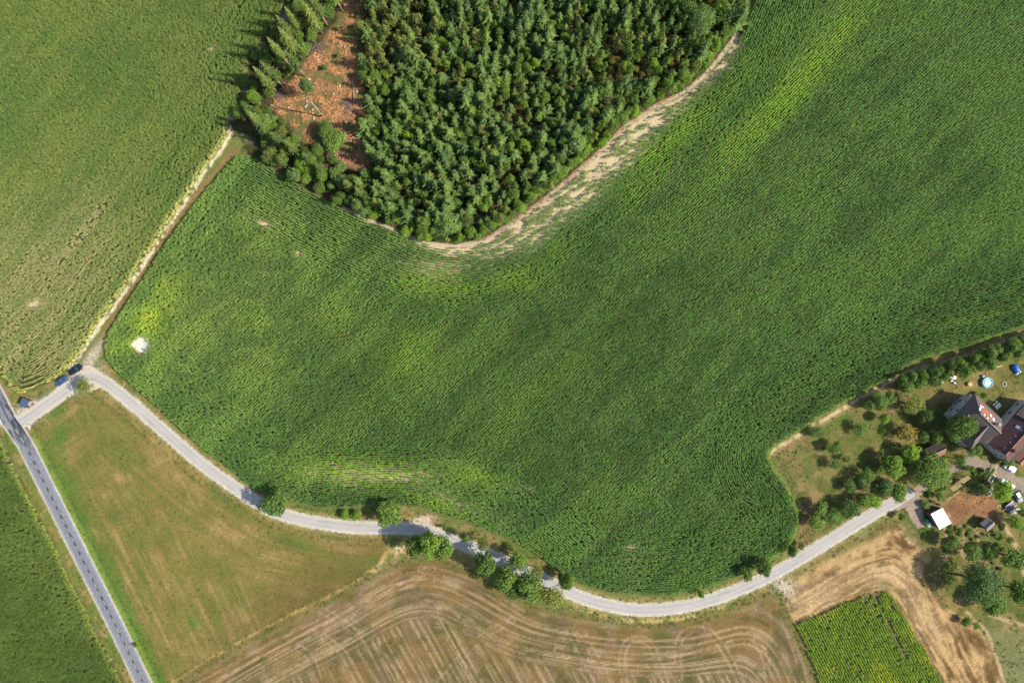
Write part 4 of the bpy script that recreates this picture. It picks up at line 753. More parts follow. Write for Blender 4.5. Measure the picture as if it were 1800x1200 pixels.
for i, p in enumerate(ep):
    q_ = ep[min(i + 1, len(ep) - 1)] - ep[max(i - 1, 0)]; q_ = q_ / np.hypot(*q_); o_ = 1.2 + rnd.uniform(-.3, .7); x, y = p[0] - q_[1] * o_, p[1] + q_[0] * o_; px = 900 + x / S
    kd = ('bright', 'green', 'olive', 'green', 'bright')[rnd.randrange(5)]; pl_ = 'at the southern tip' if px < 900 else ('along the lower south-east edge' if px < 1050 else ('along the upper south-east edge' if px < 1200 else 'at the north-east corner'))
    tree(kd, x, y, rnd.uniform(1.1, 1.8), rnd.uniform(1.8, 3.6), 'edge_shrub', {'bright': 'low light green', 'green': 'low mid-green', 'olive': 'low olive'}[kd] + ' shrub against the bare strip ' + pl_ + ' of the wood', kd + ' margin shrubs ' + pl_, 'shrub')
cc = bpy.data.collections.new('undergrowth_plants')
for me_ in KIND['sparse_green'][0] + KIND['olive'][0]: cc.objects.link(bpy.data.objects.new('undergrowth_plant', me_))
ux, uy = fill(D_FO, 2.5, EAST, 9); n = len(ux); ur = rs.uniform(.2, .4, n)
scatter('undergrowth', np.stack([ux, uy, -np.ones(n) * .5], 1), np.stack([np.zeros(n), np.zeros(n), rs.rand(n) * 6.28], 1), np.stack([ur, ur, rs.uniform(.2, .42, n)], 1), None, cc, 'low shrubs and saplings filling the gaps between the trees of the wood', 'undergrowth')
for i in range(26):
    gx_, gy_ = [(1672,936),(1680,945),(1690,940),(1685,958),(1696,962),(1704,940),(1712,948),(1700,926),(1708,932),(1722,944),(1731,962),(1668,968),(1735,940),(1727,975),(1745,934),(1752,940),(1758,958),(1766,966),(1748,990),(1760,1000),(1655,862),(1661,858),(1642,882),(1746,826),(1716,830),(1726,826)][i]
    tree_px(('green', 'bright', 'olive', 'sparse_green', 'bluish')[i % 5], gx_, gy_, rnd.uniform(3.5, 6), rnd.uniform(.8, 1.6), 'garden_bush', ('low green', 'low light green', 'low olive', 'low ragged green', 'low bluish')[i % 5] + ' plant ' + ('in the kitchen garden' if i < 20 else 'on the verges of the yard'), group=('kitchen garden' if i < 20 else 'yard verge') + ' plants %d' % (i % 5), cat='plant')
# a few taller spruces and rounded broadleaf trees standing out of the wood
for kd, px, py, rp, h, nm_, lb in [
 ('spruce',858,20,17,14,'spruce_tree','tall spruce standing out at the top middle of the wood, left one of a pair'),('spruce',880,18,17,14,'spruce_tree','tall spruce standing out at the top middle of the wood, right one of a pair'),
 ('spruce',852,92,16,13,'spruce_tree','tall spruce with bright branches west of the centre of the wood'),('spruce',880,245,18,13,'spruce_tree','star-shaped tall spruce in the south of the wood'),('spruce',778,222,15,12,'spruce_tree','star-shaped spruce with drooping branches in the south-west of the wood'),
 ('spruce',955,235,16,13,'spruce_tree','tall spruce near the south-east edge of the wood'),('bluish',1012,252,20,8,'edge_tree','large rounded bluish-green tree at the south-east edge of the wood'),('bluish',718,170,16,8.5,'edge_tree','rounded fresh green tree in the west of the wood beside the clearing'),
 ('bigblue',1232,38,24,11,'edge_tree','large grey-green tree at the north-east edge of the wood'),('dark',1205,20,20,10,'edge_tree','dark tree left of the large grey-green tree at the top edge'),('green',1270,20,17,9,'edge_tree','green tree at the top right corner of the wood'),
 ('gold',1236,80,14,7,'edge_tree','pinkish-brown fading tree at the north-east edge of the wood'),('olive',1222,118,13,6,'edge_tree','olive tree below the fading tree at the edge of the wood'),('bluish',948,318,13,6,'edge_tree','small bluish tree at the south-east edge of the wood'),
 ('bright',852,355,13,5,'edge_tree','bright green shrub near the southern tip of the wood'),('bluish',785,392,22,8,'edge_tree','grey-green spreading tree at the southern tip of the wood'),('green',745,392,18,7,'edge_tree','green tree left of the grey-green one at the southern tip'),
 ('olive',820,388,15,6,'edge_tree','olive tree right of the grey-green one at the southern tip'),('gold',893,318,8,5.5,'edge_tree','brownish-topped small tree at the south-east edge'),('dark',1060,160,20,6,'edge_tree','dark tree beside the dead grey tree at the edge of the wood')]:
    tree_px(kd, px, py, rp, h, nm_, lb)
# tall spruces with bare pale trunks left standing along the clearing
for k_, (bx, by, h, r) in enumerate([(576,46,25,3.0),(567,60,24,2.8),(531,104,25,3.2),(510,116,23,2.9),(536,134,22,2.6),(497,152,22,3.0),(487,162,23,2.8),(476,236,20,2.7),(500,254,15,2.3),(524,268,15,2.4),(552,288,14,2.3),(572,304,13,2.1),(602,20,22,2.8),(468,225,19,2.5),(533,60,20,2.6),(520,75,21,2.6),(640,345,14,2.3),(668,362,12,2.2),(620,332,13,2.3)]):
    lbl = ['tall old spruce with bare pale trunk, at the top of the clearing','second tall pale-trunked spruce from the top of the clearing','tall spruce whose long pale trunk leans over the middle west side of the clearing','slightly shorter pale-trunked spruce just west of a long pale trunk','spruce with pale trunk at the bend of the clearing',
      'pale-trunked spruce above the branch pile','pale-trunked spruce rooted in the branch pile','old spruce at the south-west tip of the clearing casting the longest shadow','old spruce right of the one casting the longest shadow','olive spruce south of the clearing corner','conifer in the middle of the southern strip of trees','conifer above the yellow-green shrub in the southern strip',
      'spruce at the top edge beside the narrow neck of the clearing','old spruce at the western tip beside the end of the farm track','old spruce on the upper west edge among the maize shadows','old spruce next to the upper west edge pair','small conifer in the southern strip west of the wood','small conifer at the lower corner between strip and wood','small conifer south of the clearing end'][k_]
    x, y = W(bx, by); tree('oldspruce', x, y, r * .92, h * .9, 'old_spruce', lbl)
x, y = W(567, 205); sn_ = empty('dead_snag', (x, y, 0)); tag(sn_, 'bare dead trunk without crown standing in the clearing, throwing a long thin shadow', 'dead tree'); link('trunk', MB().tube([(0, 0, -.1), (.1, .05, 6), (0, .2, 12), (.1, .1, 17.5)], [.26, .2, .15, .07], 8).mesh('trunk', M_PALE, True), sn_)
bb = MB(); [bb.tube([(0, .1, z), (math.cos(z * 2.1) * .9, math.sin(z * 2.1) * .9, z + .35)], [.04, .015], 4) for z in np.arange(7, 17, .6)]; bb.obj('branch_stubs', M_TWIG, sn_)
tree_px('bluish', 540, 153, 13, 12, 'clearing_tree', 'dark bluish pine standing alone on the west side of the clearing', sy=1.0)
tree_px('green', 588, 248, 22, 6, 'clearing_tree', 'large green thicket tree at the south end of the clearing'); tree_px('green', 573, 228, 17, 6, 'clearing_tree', 'green tree just above the large thicket tree of the clearing')
tree_px('dark', 572, 119, 6, 2.5, 'clearing_bush', 'small dark bush with a long shadow in the middle of the clearing'); tree_px('bright', 535, 290, 16, 6.5, 'strip_tree', 'bright yellow-green shrub on the maize edge of the southern strip')
tree_px('bright', 443, 168, 11, 7, 'strip_tree', 'bright green tree on the western margin of the clearing'); tree_px('dark', 592, 98, 4, 1.5, 'clearing_bush', 'tiny bush in the upper clearing')
tree_px('green', 532, 88, 13, 9, 'strip_tree', 'fresh green broadleaf between the pale-trunked spruces'); tree_px('green', 578, 22, 13, 9, 'strip_tree', 'broadleaf beside the topmost pale-trunked spruce')
# scrub strip around the clearing
WEST = lambda px, py, dc: ((dc < -.8) & ((px < 640) | ((py > 250) & (px < 655))) & (py > -40) & ~((px < 470) & (py > 205)) & ~((np.hypot(px - 434, py - 250) < 26)))
wx, wy = fill(D_FO, 3.0, WEST, 5)
for i in range(len(wx)):
    px, py = 900 + wx[i] / S, 600 - wy[i] / S; u = rnd.random()
    if py < 200 and u < .25: continue
    kd = 'bluish' if u < .3 else ('green' if u < .65 else ('dark' if u < .85 else 'olive')); h = rnd.uniform(3, 7.5); tree(kd, wx[i], wy[i], rnd.uniform(1.4, 2.5), h, 'strip_tree', {'bluish': 'bluish-green', 'green': 'mid-green', 'dark': 'dark green', 'olive': 'olive'}[kd] + ' scrubby tree ' + ('north-west of the clearing' if py < 120 else ('west of the clearing' if py < 205 else ('south-west of the clearing' if px < 560 else 'south of the clearing, above the maize'))), kd + ' scrub ' + ('north-west' if py < 120 else ('west' if py < 205 else ('south-west' if px < 560 else 'south'))) + ' of the clearing')
# dead tree and brushwood
def dead(px, py, r, name, label):
    x, y = W(px, py, 2); o = empty(name, (x, y, 0)); tag(o, label, 'dead tree'); m = MB(); m.tube([(0, 0, -.1), (.1, 0, 2), (0, .1, 4)], [.16, .12, .06], 6); m.obj('trunk', M_TWIG, o); b2 = MB(); rr = random.Random(4)
    for i in range(26):
        a = i * 2.4; z = 1.2 + (i % 8) * .38; L = r * rr.uniform(.6, 1.1); e = Vector((math.cos(a) * L, math.sin(a) * L, z + L * .4)); b2.tube([(0, .05, z), e * .5 + Vector((0, 0, z * .5)), e], [.06, .04, .015], 4)
        for j in range(3): f = .4 + .2 * j; p = Vector((0, .05, z)).lerp(e, f); a2 = a + (1 if j % 2 else -1) * .8; b2.tube([p, p + Vector((math.cos(a2), math.sin(a2), .3)) * L * .35], [.03, .01], 3)
    b2.obj('branches', M_TWIG, o)
dead(1070, 176, 2.4, 'dead_tree', 'leafless greyish dead tree at the south-east edge of the wood'); dead(988, 272, 1.6, 'dead_tree', 'small pinkish leafless bush at the lower edge of the wood')
for nm_, a_, b_, z_, lb in [('fallen_log',(620,140),(622,222),.3,'long thin fallen trunk lying upright in the picture along the east side of the clearing'),('fallen_log',(550,255),(562,272),.25,'fallen trunk below the thicket at the southern clearing'),('fallen_log',(628,245),(640,300),.25,'fallen trunk at the southern tail of the clearing'),('fallen_log',(485,192),(497,196),.25,'short dark log at the western corner of the clearing')]:
    xa, ya = W(*a_); xb, yb = W(*b_); o = MB().tube([(xa, ya, z_), ((xa + xb) / 2 + .3, (ya + yb) / 2, z_ + .1), (xb, yb, z_ * .6)], [.2, .15, .07], 7).obj(nm_, M_TWIG, None, True); tag(o, lb, 'log')
# slash on the clearing: sticks and chips
M_SLASH = leaf_mat('logging_slash', (.30, .180, .095), var=.6, trans=0, warm=.1, rough=.9)
CS = bpy.data.collections.new('slash_pieces')
for v_ in range(4):
    rr = random.Random(v_); m = MB()
    for i in range(7): a_ = rr.uniform(0, 3.14); p = Vector((rr.uniform(-.7, .7), rr.uniform(-.7, .7), rr.uniform(.05, .3))); L = rr.uniform(.25, .9); dd_ = Vector((math.cos(a_) * L, math.sin(a_) * L, rr.uniform(-.1, .2))); m.bar(p - dd_ * .5, p + dd_ * .5, rr.uniform(.05, .14), .05)
    CS.objects.link(bpy.data.objects.new('slash_piece', m.mesh('slash_piece', M_SLASH)))
n = 7000; sx = rs.uniform(-80, -42, n); sy_ = rs.uniform(50, 110, n); dcl = bil(D_CL, sx, sy_); k = (dcl > .3) & (fbm(sx / 2.5, sy_ / 2.5, 120) > .44) & (fbm(sx / 3.2, sy_ / 3.2, 52) < .56); sx, sy_ = sx[k], sy_[k]; n = len(sx)
scatter('logging_slash', np.stack([sx, sy_, np.zeros(n)], 1), np.stack([np.zeros(n), np.zeros(n), rs.rand(n) * 6.28], 1), np.stack([rs.choice([.35, .5, .6, 1.2], n) * rs.uniform(.8, 1.2, n)] * 3, 1), None, CS, 'orange-brown chips and branches covering the logged clearing', 'debris')
for i, (px, py, lb) in enumerate(((556, 84, 'grey brushwood pile at the bend of the clearing'), (491, 168, 'grey brushwood pile at the western corner of the clearing'), (612, 188, 'small brushwood pile near the eastern side of the clearing'), (586, 272, 'long brushwood heap south of the clearing thicket'))):
    x, y = W(px, py); m = MB(); rr = random.Random(i)
    for j in range(60): a_ = rr.uniform(0, 3.14); p = Vector((rr.gauss(0, 1.3), rr.gauss(0, .8), rr.uniform(.05, .7))); dd_ = Vector((math.cos(a_), math.sin(a_), rr.uniform(-.15, .15))) * rr.uniform(.4, 1.4); m.bar(p - dd_, p + dd_, rr.uniform(.04, .1))
    o = m.obj('brushwood_pile', plain('grey_brushwood', A(150, 128, 112), .9, .3, 3)); o.location = (x, y, 0); o.rotation_euler = (0, 0, i * .8); tag(o, lb, 'brushwood')
sm_ = MB().lathe([(.34, 0), (.26, .1), (.24, .32), (0, .33)], 10).mesh('tree_stump', M_PALE, True)
for i in range(22):
    px, py = rnd.uniform(505, 632), rnd.uniform(60, 250); x, y = W(px, py)
    if bil(D_CL, np.array([x]), np.array([y]))[0] > 1.2: tag(link('tree_stump', sm_, None, (x, y, 0), rnd.uniform(0, 6), rnd.uniform(.8, 1.3)), 'small pale tree stump ' + ('in the upper part' if py < 140 else 'in the lower part') + ' of the logged clearing', 'stump', 'tree stumps ' + ('upper' if py < 140 else 'lower') + ' clearing')
# rough tufts on verges, garden edges and the foot of the wood
CT = bpy.data.collections.new('tuft_pieces')
for v_ in range(4):
    V = []; F = []; rr = random.Random(v_ + 9)
    for i in range(12): ribbon(V, F, (rr.uniform(-.25, .25), rr.uniform(-.25, .25), .02), rr.uniform(0, 6.28), rr.uniform(.2, .5), .08, .3, .15, 2)
    CT.objects.link(bpy.data.objects.new('tuft', mesh_np('tuft', V, F, CROP)))
n = 110000; tx = rs.uniform(X0, X1, n); ty = rs.uniform(Y0, Y1, n); dm = bil(D_MAIZE, tx, ty); ds = bil(D_SR, tx, ty); df = bil(D_FO, tx, ty); dl = bil(D_LA, tx, ty); dn = bil(D_NW, tx, ty); dw = bil(D_SW, tx, ty); dmr = bil(D_MR, tx, ty); dst = bil(D_ST, tx, ty); dgo = bil(D_GO, tx, ty); dtr = bil(D_TR, tx, ty); dpt = bil(pth, tx, ty); dya = np.maximum(bil(D_YA, tx, ty), np.maximum(bil(D_DR, tx, ty), bil(D_PA, tx, ty)))
tn = fbm(tx / 3, ty / 3, 130); free = (ds > SWD + .6) & (dmr > MW + .8) & (dm < -.2) & (dn < -.3) & (dw < -.2) & (bil(D_BR, tx, ty) < 0) & (dya < 0) & (dtr > 1.6) & (dpt > 1.3)
k = free & (((ds < 5.5) & (rs.rand(n) < .5)) | ((dmr < 6) & (rs.rand(n) < .5)) | ((df > -.2) & (df < 4)) | ((dl > 0) & (tn > .56)) | ((np.abs(dm) < 2.2) & (rs.rand(n) < .6)) | ((np.abs(dst) < 1.5)) | ((bil(D_CL, tx, ty) > 0) & (tn > .58)) | ((bil(D_ME, tx, ty) > 0) & (rs.rand(n) < .08)))
tx, ty, tn, df = tx[k], ty[k], tn[k], df[k]; n = len(tx); tt = tint_mix(np.tile((.14, .15, .05), (n, 1)), (.075, .12, .035), rs.rand(n)); tt = tint_mix(tt, (.30, .25, .12), (rs.rand(n) < .18) * .8)
scatter('rough_grass', np.stack([tx, ty, np.zeros(n)], 1), np.stack([np.zeros(n), np.zeros(n), rs.rand(n) * 6.28], 1), np.stack([rs.uniform(.35, 1.1, n)] * 3, 1), tt, CT, 'rough grass tufts on the verges and garden edges', 'grass'); print('tufts', n)

# ------------------------------------------------------------------ vehicles
def loft(secs, mat, name, parent):
    m = MB(); k = len(secs[0])
    for s in secs: m.v += s
    for i in range(len(secs) - 1):
        for j in range(k): a_ = i * k + j; b_ = i * k + (j + 1) % k; m.f.append((a_, b_, b_ + k, a_ + k))
    m.f.append(tuple(range(k))[::-1]); m.f.append(tuple(range((len(secs) - 1) * k, len(secs) * k))); return m.obj(name, mat, parent, True)
TYRE = MB().lathe([(.0, -.1), (.30, -.1), (.33, -.06), (.33, .06), (.30, .1), (0, .1)], 16).mesh('tyre', M_RUB, True); RIM = MB().lathe([(0, -.108), (.19, -.105), (.2, -.1), (.2, .1), (.19, .105), (0, .108)], 12).mesh('rim', M_METAL, True)
M_LAMP = plain('headlight_glass', (.6, .62, .65), .1, .05, 2); M_TAIL = plain('tail_light', (.4, .02, .02), .2, .05, 2)
def car(px, py, ang, paint, label, L=4.5, Wd=1.8, estate=False):
    x, y = W(px, py, .8); c = empty('parked_car', (x, y, 0), R(ang)); tag(c, label, 'car'); hl = L / 2; hw = Wd / 2
    def sec(X, w_, z0, z1): return [(X, -w_ * .94, z0), (X, -w_, (z0 + z1) / 2 - .03), (X, -w_ * .97, z1 - .08), (X, -w_ * .86, z1), (X, w_ * .86, z1), (X, w_ * .97, z1 - .08), (X, w_, (z0 + z1) / 2 - .03), (X, w_ * .94, z0)]
    loft([sec(-hl, hw * .82, .4, .78), sec(-hl + .12, hw * .93, .3, .92), sec(-hl * .75, hw, .26, .98), sec(-.2, hw, .25, .97), sec(hl * .35, hw, .25, .95), sec(hl * .75, hw * .97, .26, .82), sec(hl - .15, hw * .88, .3, .7), sec(hl, hw * .74, .38, .6)], paint, 'body', c)
    re = -hl * .86 if estate else -hl * .62; rt = -hl * .7 if estate else -hl * .38; rf = hl * .12; wf = hl * .42
    def gs(X, w_, z): return [(X, -w_, z - .02), (X, w_, z - .02), (X, w_, z), (X, -w_, z)]
    g = MB(); b0 = [(re, -hw * .86, .93), (wf, -hw * .84, .90), (wf, hw * .84, .90), (re, hw * .86, .93)]; t0 = [(rt, -hw * .68, 1.40), (rf, -hw * .66, 1.42), (rf, hw * .66, 1.42), (rt, hw * .68, 1.40)]
    g.v = b0 + t0; g.f = [(0, 1, 5, 4), (1, 2, 6, 5), (2, 3, 7, 6), (3, 0, 4, 7), (4, 5, 6, 7)]; g.obj('windows', M_GLASS, c)
    MB().poly([(rt - .05, -hw * .70, 1.415), (rf + .05, -hw * .68, 1.43), (rf + .05, hw * .68, 1.43), (rt - .05, hw * .70, 1.415)]).box(rt, rf, -hw * .62, hw * .62, 1.425, 1.455).obj('roof', paint, c, bev=.01)
    for s in (-1, 1):
        MB().bar((wf, s * hw * .84, .92), (rf, s * hw * .67, 1.44), .07).bar((re, s * hw * .86, .94), (rt, s * hw * .69, 1.42), .08).bar(((wf + re) / 2, s * hw * .855, .93), ((rf + rt) / 2, s * hw * .68, 1.43), .07).obj('pillar', paint, c)
        MB().box(wf - .12, wf + .03, s * hw * 1.0 - .1 + (s * .1), s * hw * 1.0 + .1 + (s * .1), .92, 1.05).obj('wing_mirror', paint, c)
        MB().box(hl - .32, hl - .1, s * hw * .68 - .17, s * hw * .68 + .17, .6, .70).obj('headlight', M_LAMP, c); MB().box(-hl - .01, -hl + .12, s * hw * .66 - .13, s * hw * .66 + .13, .68, .82).obj('tail_light', M_TAIL, c)
        for X in (-L * .3, L * .31):
            wh = link('wheel', None, c, (X, s * (hw - .12), .33)); wh.rotation_euler = (math.pi / 2, 0, 0); link('tyre', TYRE, wh); link('rim', RIM, wh)
    return c
P_NAVY = plain('dark_blue_car_paint', (.010, .014, .028), .3, .05, 1, spec=.4); P_BLUE = plain('blue_car_paint', (.035, .075, .17), .3, .05, 1, spec=.4); P_WH = plain('white_car_paint', (.75, .76, .78), .2, .04, 1, spec=.7); P_GR = plain('grey_car_paint', (.25, .27, .30), .2, .04, 1, spec=.7)
car(107.5, 669.5, 213, P_BLUE, 'blue saloon car parked behind the darker one at the field edge'); car(132.5, 649.5, 33, P_NAVY, 'dark navy estate car parked at the start of the farm track', estate=True, L=4.7)
car(1776, 822, -28, P_WH, 'white car parked by the driveway under a small tree', 4.2); car(1684, 708, 40, P_GR, 'grey car parked in the shadow of the brown-roofed house', 4.2)
car(1790, 872, -60, P_GR, 'grey car parked among trailers by the yard at the right edge', 4.3, estate=True)

# ------------------------------------------------------------------ buildings
def V3(p, z): return Vector((p[0], p[1], z))
def window(wall, p, d, nrm, w_, h_, z):
    fr = MB(); a_ = V3(p, z); u = Vector((*d, 0)); n_ = Vector((*nrm, 0)); M = Matrix.Translation(a_) @ Matrix((u.to_4d(), n_.to_4d(), (0, 0, 1, 0), (0, 0, 0, 1))).transposed()
    M = Matrix.Translation(a_) @ Matrix(((u.x, n_.x, 0, 0), (u.y, n_.y, 0, 0), (0, 0, 1, 0), (0, 0, 0, 1)))
    fr.box(-w_ / 2 - .08, w_ / 2 + .08, .0, .06, -.08, 0, M).box(-w_ / 2 - .08, w_ / 2 + .08, .0, .06, h_, h_ + .08, M).box(-w_ / 2 - .08, -w_ / 2, .0, .06, 0, h_, M).box(w_ / 2, w_ / 2 + .08, 0, .06, 0, h_, M).box(-.025, .025, 0, .05, 0, h_, M)
    o = fr.obj('window', M_WHITE, wall); MB().box(-w_ / 2, w_ / 2, -.02, .02, 0, h_, M).obj('pane', M_GLASS, o)
def slab(pts, th=.16):
    m = MB(); n = len(pts); pts = [Vector(p) for p in pts]; m.v = [tuple(p) for p in pts] + [tuple(p - Vector((0, 0, th))) for p in pts]; m.f = [tuple(range(n)), tuple(range(2 * n - 1, n - 1, -1))]
    for i in range(n): j = (i + 1) % n; m.f.append((i, i + n, j + n, j))
    return m
def house(name, label, cat, O, u, L, v, Wd, ez, rz, roofm, wallm, hip=0.0, over=.45, ridge=None, wins=True, gable=True):
    """O = eave corner of the footprint; u along the ridge, v across"""
    u = Vector((*u, 0)).normalized(); v = Vector((*v, 0)).normalized(); O = Vector((*O, 0)); root = empty(name, tuple(O + u * L / 2 + v * Wd / 2)); tag(root, label, cat); off = root.location.copy()
    P = lambda a_, b_, z: O + u * a_ + v * b_ + Vector((0, 0, z)) - off
    w_ = MB(); k = over; c = [P(k, k, 0), P(L - k, k, 0), P(L - k, Wd - k, 0), P(k, Wd - k, 0)]; sl = (rz - ez) / (Wd / 2); ze = ez + sl * k - .18
    for i in range(4): a_ = c[i]; b_ = c[(i + 1) % 4]; w_.poly([a_, b_, b_ + Vector((0, 0, ze)), a_ + Vector((0, 0, ze))])
    for X in (k, L - k):
        if X == k and hip: continue
        w_.poly([P(X, k, ze), P(X, Wd - k, ze), P(X, Wd / 2, rz - .18)])
    wl = w_.obj('wall', wallm, root)
    r0 = P(hip, Wd / 2, rz); r1 = P(L, Wd / 2, rz)
    slab([P(0, 0, ez), P(L, 0, ez), r1, r0]).obj('roof_slope', roofm, root); slab([P(L, Wd, ez), P(0, Wd, ez), r0, r1]).obj('roof_slope', roofm, root)
    if hip: slab([P(0, Wd, ez), P(0, 0, ez), r0]).obj('hip_slope', roofm, root)
    MB().bar(r0 + Vector((0, 0, .06)), r1 + Vector((0, 0, .06)), .28, .14).obj('ridge_cap', ridge or M_RIDGE, root)
    for s, nr in ((0, -v), (Wd, v)):
        MB().tube([P(0, s, ez - .08) + nr * .09, P(L, s, ez - .08) + nr * .09], .05, 6).obj('gutter', M_GUT, root)
    if wins:
        n_ = max(1, int(L / 3.2))
        for s, nr in ((k, -v), (Wd - k, v)):
            for i in range(n_):
                for z in ([1.0, 3.7] if ez > 4.6 else [1.0]): q_ = P(k + (L - 2 * k) * (i + .5) / n_, s, 0); window(wl, (q_.x, q_.y), (u.x, u.y) if nr == v else (-u.x, -u.y), (nr.x, nr.y), 1.1, 1.3, z)
        for X, nr in ((k, -u), (L - k, u)):
            for j in (.3, .7):
                for z in ([1.0, 3.7] if ez > 4.6 else [1.0]): q_ = P(X, Wd * j, 0); window(wl, (q_.x, q_.y), (v.x, v.y), (nr.x, nr.y), 1.1, 1.3, z)
        q_ = P(L * .5, k, 0); dm = MB(); 
        M = Matrix.Translation(q_ - v * .03) @ Matrix(((u.x, v.x, 0, 0), (u.y, v.y, 0, 0), (0, 0, 1, 0), (0, 0, 0, 1))); d_ = dm.box(-.5, .5, -.03, .03, 0, 2.1, M).obj('door', M_OLDW, root); MB().box(.36, .42, -.09, -.03, 1, 1.12, M).obj('handle', M_METAL, d_)
    return root, P, u, v
hA = W(1714, 692, 6); u_ = (.72, -.69); v_ = (-.69, -.72)
h1, P1, uu, vv_ = house('brown_roof_house', 'house with grey-brown hipped roof and a patch of orange tiles beside the large round tree', 'house', hA, u_, 11.7, v_, 9.8, 6.0, 10.2, M_ROOFG, M_WALL, hip=3.0)
# cross wing of the same house
def wing(root, P, a0, a1, b0, b1, ez, rz, roofm):
    am = (a0 + a1) / 2; w_ = MB(); k = .4
    c = [P(a0 + k, b0, 0), P(a1 - k, b0, 0), P(a1 - k, b1 - k, 0), P(a0 + k, b1 - k, 0)]
    for i in range(1, 4): p = c[i]; q_ = c[(i + 1) % 4]; w_.poly([p, q_, q_ + Vector((0, 0, ez + .1)), p + Vector((0, 0, ez + .1))])
    w_.obj('wing_wall', M_WALL, root); r0 = P(am, b0 - 3.6, rz); r1 = P(am, b1 - 1.6, rz)
    slab([P(a0, b1, ez), P(a0, b0 - 1.0, ez), r0, r1]).obj('wing_roof_slope', roofm, root); slab([P(a1, b0 - 1.0, ez), P(a1, b1, ez), r1, r0]).obj('wing_roof_slope', roofm, root); slab([P(a1, b1, ez), P(a0, b1, ez), r1]).obj('wing_hip', roofm, root)
    MB().bar(r0 + Vector((0, 0, .06)), r1 + Vector((0, 0, .06)), .25, .12).obj('ridge_cap', M_RIDGE, root)
wing(h1, P1, 4.6, 11.2, 9.4, 13.2, 5.7, 9.4, M_ROOFG)
sl = (10.2 - 6.0) / 4.9
def onr(a_, b_, up): return P1(a_, b_, 6.0 + sl * b_ + up)
tp = slab([onr(2.0, 1.3, .10), onr(8.2, 1.3, .10), onr(8.2, 4.4, .10), onr(3.0, 4.4, .10)], .09).obj('orange_tile_patch', M_ROOFO, h1)
for a_, b_, w_, l_ in ((2.2, 3.3, .5, .9), (2.5, 2.0, .6, 1.0), (4.2, 3.9, .5, .5), (6.6, 1.9, .5, .9), (7.7, 2.2, .8, 1.0), (5.6, 3.9, .5, .5), (3.4, 1.7, .4, .4)):
    o = slab([onr(a_, b_, .2), onr(a_ + w_, b_, .2), onr(a_ + w_, b_ + l_, .2), onr(a_, b_ + l_, .2)], .10).obj('skylight', M_WHITE, h1)
for a_, b_ in ((4.0, 2.6), (4.7, 2.2), (4.4, 3.1), (3.6, 3.2), (5.2, 2.9)): slab([onr(a_, b_, .17), onr(a_ + .5, b_, .17), onr(a_ + .5, b_ + .45, .17), onr(a_, b_ + .45, .17)], .07).obj('loose_tile_stack', plain('bright_orange_tiles', A(228, 140, 90), .7, .2, 5), h1)
MB().box(-.35, .35, -.35, .35, 8.2, 11.2, Matrix.Translation(P1(9.0, 3.6, 0))).obj('chimney', plain('chimney_render', A(205, 195, 180), .9, .1, 3), h1)
slab([P1(1.3, 6.8, 8.8), P1(3.8, 7.6, 8.1), P1(4.0, 8.4, 7.9), P1(1.6, 7.6, 8.6)], .05).obj('raised_roof_strip', M_ROOFG, h1)  # thin slab of roof tiles raised above the slope
hB = W(1737, 781, 5); wd_ = (.67, .74); sd_ = (.74, -.67)
h2, P2, _, _ = house('red_roof_house', 'long house with dark red roof at the right edge of the picture', 'house', hB, wd_, 19, sd_, 8.4, 4.8, 8.2, M_ROOFR, M_WALL, ridge=M_ROOFO, wins=True)
s2 = (8.2 - 4.8) / 4.2
for a_ in (9.0,): slab([P2(a_, 1.7, 4.8 + s2 * 1.7 + .14), P2(a_ + 1, 1.7, 4.8 + s2 * 1.7 + .14), P2(a_ + 1, 2.6, 4.8 + s2 * 2.6 + .14), P2(a_, 2.6, 4.8 + s2 * 2.6 + .14)], .08).obj('skylight', M_SKYG, h2)
for a_ in (1.5, 4.0, 6.5, 9.0): slab([P2(a_, 2.9, 4.8 + s2 * 2.9 + .09), P2(a_ + .5, 2.9, 4.8 + s2 * 2.9 + .09), P2(a_ + .5, 3.2, 4.8 + s2 * 3.2 + .09), P2(a_, 3.2, 4.8 + s2 * 3.2 + .09)], .05).obj('snow_guard', M_METAL, h2)
dz = MB(); slab([P2(12.5, -.2, 6.6), P2(16.5, -.2, 6.6), P2(16.5, 3.4, 7.9), P2(12.5, 3.4, 7.9)], .15).obj('dormer_roof', M_ROOFR, h2); dz.box(-1.8, 1.8, -1.1, 1.0, 4.4, 6.7, Matrix.Translation(P2(14.5, 1.2, 0)) @ Matrix.Rotation(math.atan2(.74, .67), 4, 'Z')).obj('dormer_wall', M_WALL, h2)
MB().box(-.4, .4, -.4, .4, 6, 9.3, Matrix.Translation(P2(2.6, 5.0, 0)) @ Matrix.Rotation(math.atan2(.74, .67), 4, 'Z')).obj('chimney', plain('red_chimney_brick', A(140, 80, 62), .9, .2, 5), h2)
house('orange_roof_annex', 'small annex with worn orange tiles at the right edge, beside the red roof', 'shed', W(1783, 806, 2.8), (.74, .67), 5, (.67, -.74), 3.4, 2.8, 3.8, M_ROOFO, M_WALL, wins=False)
sA = W(1620, 794, 3.0); house('brown_shed', 'small shed with brown roof and one sunlit orange slope among the trees', 'shed', (sA[0], sA[1]), (.90, .43), 6.9, (.43, -.90), 4.0, 2.5, 4.0, M_ROOFO, M_OLDW, wins=False, ridge=M_RIDGE)[0]
for o in bpy.data.objects:
    if o.parent and o.parent.name == 'brown_shed' and o.name.startswith('roof_slope'):
        o.data.materials[0] = plain('brown_shed_roof', A(105, 84, 80), .7, .15, 5); break
